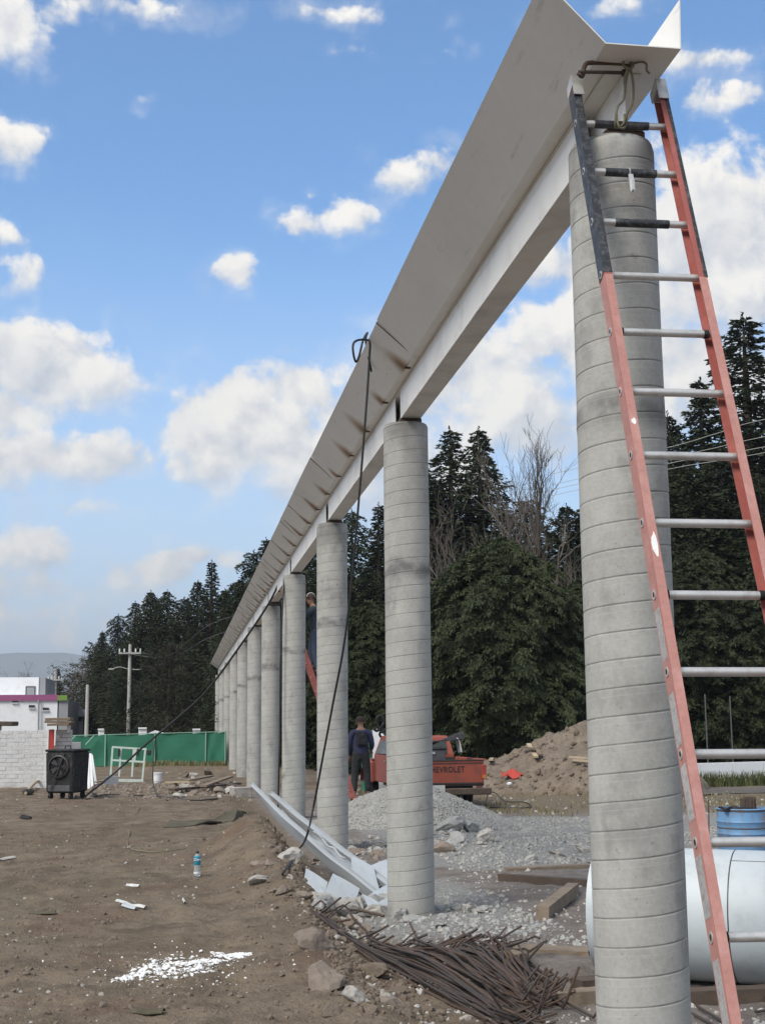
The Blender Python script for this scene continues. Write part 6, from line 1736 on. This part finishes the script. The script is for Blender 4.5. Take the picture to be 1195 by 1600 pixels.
scatter(26, (640, 1412, 760, 1468), .03, .12, ['rock', 'rockgrey'], 'pale broken stone right of the second column foot', 'pale stones right of the second column')
scatter(30, (405, 1325, 500, 1420), .03, .13, ['rock', 'rockbrown', 'clod'], 'brownish stone on the bank edge left of the sheet metal', 'stones on the bank left of the sheet metal')
scatter(22, (470, 1440, 620, 1585), .025, .10, ['rock', 'rockbrown', 'clod'], 'stone on the dirt bank beside the rebar heap', 'stones on the bank beside the rebar heap')
scatter(38, (255, 1207, 385, 1248), .05, .26, ['rock', 'rockgrey', 'rockbrown', 'rock', 'clod'], 'broken stone in the rubble band left of the far columns', 'stones in the rubble band left of the far columns')
scatter(26, (540, 1310, 605, 1350), .04, .13, ['rock', 'rockgrey', 'rockbrown'], 'stone between the second and third columns', 'stones between the second and third columns')
scatter(34, (680, 1262, 760, 1325), .06, .24, ['rockgrey', 'rock'], 'pale concrete lump in the rubble right of the gravel heap', 'concrete lumps right of the gravel heap')
scatter(30, (690, 1318, 915, 1352), .03, .10, ['rock', 'rockgrey'], 'pale stone on the yard behind the loose timbers', 'pale stones behind the loose timbers')
scatter(20, (0, 1255, 430, 1420), .015, .05, ['rock', 'rockbrown'], 'small pale stone on the bare dirt at the left', 'small stones on the dirt at the left')
for (px, py, s, k, lab) in ((523, 1422, .20, 'rock', 'large pale stone in front of the sheet heap'), (445, 1345, .17, 'rock', 'pale stone wedged on the bank under the long sheets'), (497, 1409, .13, 'rock', 'pale stone under the left sheet offcut'), (490, 1483, .17, 'rockbrown', 'earthy stone at the left end of the rebar heap'), (508, 1540, .14, 'rockbrown', 'lone brown stone on the dirt below the rebar heap'), (704, 1298, .26, 'rockgrey', 'tilted flat concrete lump in front of the gravel heap'), (735, 1300, .24, 'rockgrey', 'large concrete lump right of the tilted flat one'), (916, 1332, .13, 'rock', 'white stone touching the left side of the nearest column'), (552, 1336, .15, 'rockbrown', 'dark round stone between second and third columns, left one'), (590, 1337, .12, 'rockbrown', 'dark round stone beside the second column'), (690, 1332, .16, 'rockbrown', 'long brown stone right of the second column'), (10, 1228, .28, 'rockbrown', 'brown stone at the foot of the block wall, left one'), (28, 1227, .22, 'rockgrey', 'grey stone at the foot of the block wall, right one'), (730, 1425, .12, 'rock', 'pale stone right of the second column foot, biggest there')):
    stone(GP(px, py), s, [k], lab, None)
o = MB().box(GP(376, 1246)+Vector((0, 0, .1)), (.42, .3, .24), Matrix.Rotation(.3, 3, 'Z'), .015).build('concrete_block', M['rock'], None, GP(376, 1246)); tagp(o, 'pale squared concrete block at the right end of the rubble band', 'block')
# broken planks in the rubble band
for k, (a, b, mt, lab) in enumerate((((268, 1242), (372, 1234), 'wooddark', 'long dark plank across the front of the rubble band'), ((290, 1226), (330, 1221), 'wood', 'brown plank in the middle of the rubble band'), ((318, 1236), (360, 1222), 'wood', 'plank tilted over the stones of the rubble band'), ((262, 1229), (300, 1231), 'woodpale', 'pale plank at the left of the rubble band'), ((340, 1230), (378, 1240), 'wooddark', 'dark short plank near the squared block'), ((540, 1225), (575, 1226), 'wood', 'plank on the dirt between the columns below the person'))):
    p = GP(*a)+Vector((0, 0, .10)); q = GP(*b)+Vector((0, 0, .14)); o = MB().bar(p, q, .16, .045).build('plank', M[mt], None, p); tagp(o, lab, 'plank')

def merged(name, pts, sizes, mt, label, seed, base=None, parent=None, flat=1.0):
    """many pebbles in one mesh"""
    r = np.random.default_rng(seed); n = len(pts); bv, bf = (IV0, IF0) if base is None else base
    nv = len(bv); V = np.empty((n*nv, 3)); F_ = np.empty((n*len(bf), 3), int); bf = np.array(bf)
    q = r.normal(size=(n, 4)); q /= np.linalg.norm(q, axis=1)[:, None]
    for i in range(n):
        w, x, y, z = q[i]
        Rm = np.array([[1-2*(y*y+z*z), 2*(x*y-z*w), 2*(x*z+y*w)], [2*(x*y+z*w), 1-2*(x*x+z*z), 2*(y*z-x*w)], [2*(x*z-y*w), 2*(y*z+x*w), 1-2*(x*x+y*y)]])
        sc = sizes[i]*r.uniform(.6, 1.3, 3)
        V[i*nv:(i+1)*nv] = (((bv*(1+.15*r.normal(size=(nv, 1))))*sc) @ Rm.T)*np.array([1, 1, flat])+pts[i]
        F_[i*len(bf):(i+1)*len(bf)] = bf+i*nv
    o = link(name, new_mesh(name, V, F_, M[mt]), parent); 
    return tagp(o, label, None, None, 'stuff')
rn = np.random.default_rng(55)
def gpts(n, x0, x1, y0, y1, keep=None):
    """ground points, denser near"""
    y = y0*(y1/y0)**rn.random(n); x = x0+(x1-x0)*rn.random(n)
    if keep is not None:
        k = keep(x, y); x, y = x[k], y[k]
    z = height(x, y); return np.stack([x, y, z], -1)
p = gpts(16000, -6, 1.5, 5.5, 34); clus = fbm(p[:, 0]*.9, p[:, 1]*.5, 3, 71); p = p[clus > .42]
merged('dirt_crumbs', p, .004+.022*rn.random(len(p))**4, 'clod', 'small crumbs of earth scattered over the dirt at the left', 1)
p = gpts(2600, -6, 1.4, 5.5, 34); clus = fbm(p[:, 0]*.7+9, p[:, 1]*.4, 3, 72); p = p[clus > .5]
merged('pebbles', p, .005+.014*rn.random(len(p))**3, 'rock', 'small pale pebbles scattered over the dirt at the left', 2)
p = gpts(3800, 1.1, 6.5, 6.8, 17); clus = fbm(p[:, 0]*1.2, p[:, 1]*.7, 3, 73); p = p[clus > .40]
merged('pebbles', p, .006+.02*rn.random(len(p))**3, 'rock', 'small pale pebbles scattered over the right hand yard', 3)
p = gpts(9000, 2.4, 9.5, 14.8, 24.5, lambda x, y: fbm(x*.8, y*.8, 3, 74) > .45)
merged('loose_gravel', p, .010+.026*rn.random(len(p))**2.8, 'gravel', 'loose pale gravel spread beside the gravel heap', 4)
p = gpts(1700, 1.3, 3.0, 9.3, 13.6, lambda x, y: fbm(x*1.5, y*1.1, 3, 75) > .38)
merged('rubble_chips', p, .006+.026*rn.random(len(p))**3, 'rockgrey', 'pale rubble chips round the foot of the second column', 5)
p = gpts(1700, .95, 1.5, 7, 17); merged('bank_clods', p, .008+.030*rn.random(len(p))**3, 'clod', 'earth clods along the edge of the dirt bank', 6)
p = gpts(600, -2.0, 1.6, 27, 36); merged('rubble_chips', p, .02+.06*rn.random(len(p))**3, 'rockbrown', 'rubble chips in the band left of the far columns', 9)
# gravel on the heap
n = 24000; a = rn.random(n)*6.283; rr = np.sqrt(rn.random(n))*1.12
px_ = 3.85+1.65*rr*np.cos(a); py_ = 21.2+1.6*rr*np.sin(a)
zz = np.array([gravel_z(x, y) for x, y in zip(px_[:1], py_[:1])])
U_ = (px_-3.85)/1.65; V_ = (py_-21.2)/1.6; dd_ = np.sqrt(U_*U_+V_*V_)
zh = height(px_, py_)+.64*np.maximum(0, 1-dd_)**(1/1.35)*(1-.14+.28*fbm(px_*1.1/1.65*3, py_*1.1/1.65*3, 4, 12))
merged('heap_gravel', np.stack([px_, py_, zh], -1), .009+.017*rn.random(n)**2, 'gravel', 'crushed grey stones covering the gravel heap', 7)
# clods on the earth heap
n = 1500; x = rn.uniform(6.5, 13.8, n); y = rn.uniform(32.0, 37, n)
z = np.array([mound_z(a_, b_) for a_, b_ in zip(x, y)]); k = z-height(x, y) > .03
merged('heap_clods', np.stack([x, y, z], -1)[k], (.015+.08*rn.random(n)**4)[k], 'clod', 'brown clods of soil on the earth heap', 8)
# spilled lime in a ragged trail
n = 2200; t = rn.random(n)**.8
A_ = np.array([GP(x, y)[:] for x, y in ((178, 1533), (225, 1522), (262, 1514), (300, 1512), (345, 1502), (392, 1492))])
seg = np.clip(t*5, 0, 4.999); i0 = seg.astype(int); fr = (seg-i0)[:, None]
c = A_[i0]*(1-fr)+A_[i0+1]*fr
wd_ = (.015+.072*np.sin(np.pi*np.clip(t*1.05, 0, 1)))[:, None]
c[:, :2] += rn.normal(size=(n, 2))*wd_*np.array([.6, 1.6]); c[:, 2] = height(c[:, 0], c[:, 1])+.006
merged('spilled_lime', c, .0025+.017*rn.random(n)**6, 'lime', 'white lime lumps and powder spilled in a trail across the near dirt', 21, None, None, .55)
n = 260; c2 = np.stack([rn.normal(.0, .30, n), rn.normal(8.45, .38, n)], -1); c2 = np.concatenate([c2, height(c2[:, 0], c2[:, 1])[:, None]], 1)
merged('lime_crumbs', c2, .002+.007*rn.random(n)**2.5, 'lime', 'fine white lime crumbs scattered round the spilled trail', 22)

p = gpts(2600, 3.5, 14, 25, 33); p = p[fbm(p[:, 0]*.8, p[:, 1]*1.5, 3, 79) > .48]
tufts('dry_tufts', [Vector(q) for q in p[::3]], 5, .09, 'drygrass', 'short dry grass between the gravel and the earth heap', 11, .16, .010)
merged('pebbles', p[1::3], .015+.04*rn.random(len(p[1::3]))**3, 'rock', 'stones strewn on the dry strip before the earth heap', 12)
# bottle standing on the dirt
q = GP(308, 1370); bt = thing('water_bottle', 'clear plastic water bottle with blue label standing on the dirt', 'bottle', q)
s_ = (PY(308, 1331, q.y).z-q.z)/.27
gl = bpy.data.materials.new('clear_plastic'); gl.use_nodes = True; b_ = gl.node_tree.nodes['Principled BSDF']
b_.inputs['Base Color'].default_value = (.80, .86, .88, 1); b_.inputs['Roughness'].default_value = .12; b_.inputs['Transmission Weight'].default_value = .75; b_.inputs['IOR'].default_value = 1.2
mb = MB(); mb.lathe([(r_*s_, z_*s_) for r_, z_ in ((.026, 0), (.036, .006), (.038, .03), (.036, .05), (.038, .07), (.036, .09), (.038, .12), (.038, .2), (.03, .228), (.016, .245), (.015, .255))], q, 24); mb.build('body', gl, bt, smooth=True)
mb = MB(); mb.lathe([(.0385*s_, .125*s_), (.0392*s_, .126*s_), (.0392*s_, .215*s_), (.033*s_, .222*s_)], q, 24, None, False); lb = mb.build('label', mat('blue_label', (.03, .26, .36), .4, 0, .1, 20, None, 0, 3, 0, 40, .05), bt, smooth=True)
vd = (Vector(EYE.tolist())-q); vd.z = 0; vd.normalize(); ang = math.atan2(vd.x, -vd.y)
text_mesh('lettering', 'One', .040*s_, M['plasticwhite'], lb, Matrix.Translation(vd*(.041*s_)+Vector((0, 0, .185*s_))) @ Matrix.Rotation(ang, 4, 'Z') @ Matrix.Rotation(math.pi/2, 4, 'X'), .001, .001)
mb = MB(); mb.lathe([(.0388*s_, .03*s_), (.0392*s_, .031*s_), (.0392*s_, .05*s_), (.0388*s_, .051*s_)], q, 24, None, False); mb.build('lower_label', M['plasticwhite'], bt, smooth=True)
mb = MB(); mb.lathe([(.017*s_, .250*s_), (.018*s_, .252*s_), (.018*s_, .272*s_), (.014*s_, .274*s_)], q, 16); mb.build('bottle_cap', M['dark'], bt, smooth=True)
# litter
def scrap(pts, w, label, mt='plate', cat='litter', name='paper_scrap', th=.004, h=.02):
    P = [GP(*a) for a in pts]; rows = []
    for i, p in enumerate(P):
        d = (P[min(i+1, len(P)-1)]-P[max(i-1, 0)]); d.z = 0; d.normalize(); x = Vector((d.y, -d.x, 0))
        rows.append([p+x*(w*k)+Vector((0, 0, .008+h*(1-k*k)*rs_.uniform(.5, 1.2))) for k in (-1, -.4, .3, 1)])
    mb = MB(); mb.sheet(rows, th); return tagp(mb.build(name, M[mt], None, P[0], smooth=True), label, cat)
scrap(((184, 1410), (196, 1413), (206, 1418), (218, 1419), (228, 1421)), .025, 'torn strip of white paper on the dirt below the bottle')
scrap(((192, 1417), (204, 1421), (213, 1423)), .022, 'grey folded scrap touching the torn white strip', 'sheet')
scrap(((197, 1386), (207, 1387), (218, 1387)), .018, 'small flat white sliver on the dirt left of the bottle')
scrap(((286, 1408), (289, 1413)), .010, 'tiny white sliver right of the torn paper strip')
scrap(((50, 1429), (68, 1430), (87, 1429)), .035, 'flat dark scrap on the dirt at the left', 'canvas', 'scrap', 'dark_scrap')
scrap(((32, 1279), (40, 1280), (48, 1281)), .05, 'small dark twisted scrap below the black machine', 'black', 'scrap', 'dark_scrap', .006, .05)
scrap(((0, 1346), (10, 1344), (22, 1342)), .03, 'pale flat stone like scrap at the left edge', 'rock', 'scrap', 'pale_scrap')
scrap(((208, 1584), (232, 1587), (256, 1585)), .03, 'dark clod like scrap at the bottom of the dirt', 'canvas', 'scrap', 'dark_scrap')
P = [GP(x, y) for x, y in ((260, 1292), (285, 1291), (310, 1289), (330, 1288), (350, 1282), (368, 1280), (382, 1277))]
rows = []
for i, p in enumerate(P): rows.append([p+Vector((.05*k, .34*k*(1-.2*math.sin(i)), .03+.07*max(0, math.sin(i*1.3+k*2))*(1 if i > 2 else .3)+.02*k)) for k in (-1, -.5, 0, .5, 1)])
mb = MB(); mb.sheet(rows, .025); tagp(mb.build('canvas_strip', M['canvas'], None, P[0], smooth=True), 'long muddy olive canvas strip lying crumpled on the dirt', 'tarp')

# ------------------------------------------------------------------ air
def haze():
    L = 7200
    mb = MB(); mb.box((0, 2000, 190), (2*L, 2*L, 400))
    m = bpy.data.materials.new('thin_air'); m.use_nodes = True; nt = m.node_tree
    for nd in list(nt.nodes):
        if nd.type == 'BSDF_PRINCIPLED': nt.nodes.remove(nd)
    v = nt.nodes.new('ShaderNodeVolumePrincipled'); v.inputs['Color'].default_value = (.84, .91, 1.0, 1); v.inputs['Density'].default_value = .00026; v.inputs['Anisotropy'].default_value = .2
    out = [n for n in nt.nodes if n.type == 'OUTPUT_MATERIAL'][0]; nt.links.new(v.outputs[0], out.inputs['Volume'])
    o = mb.build('haze', m); tagp(o, 'thin blue air over the whole site fading the far hills', None, None, 'stuff')
haze()
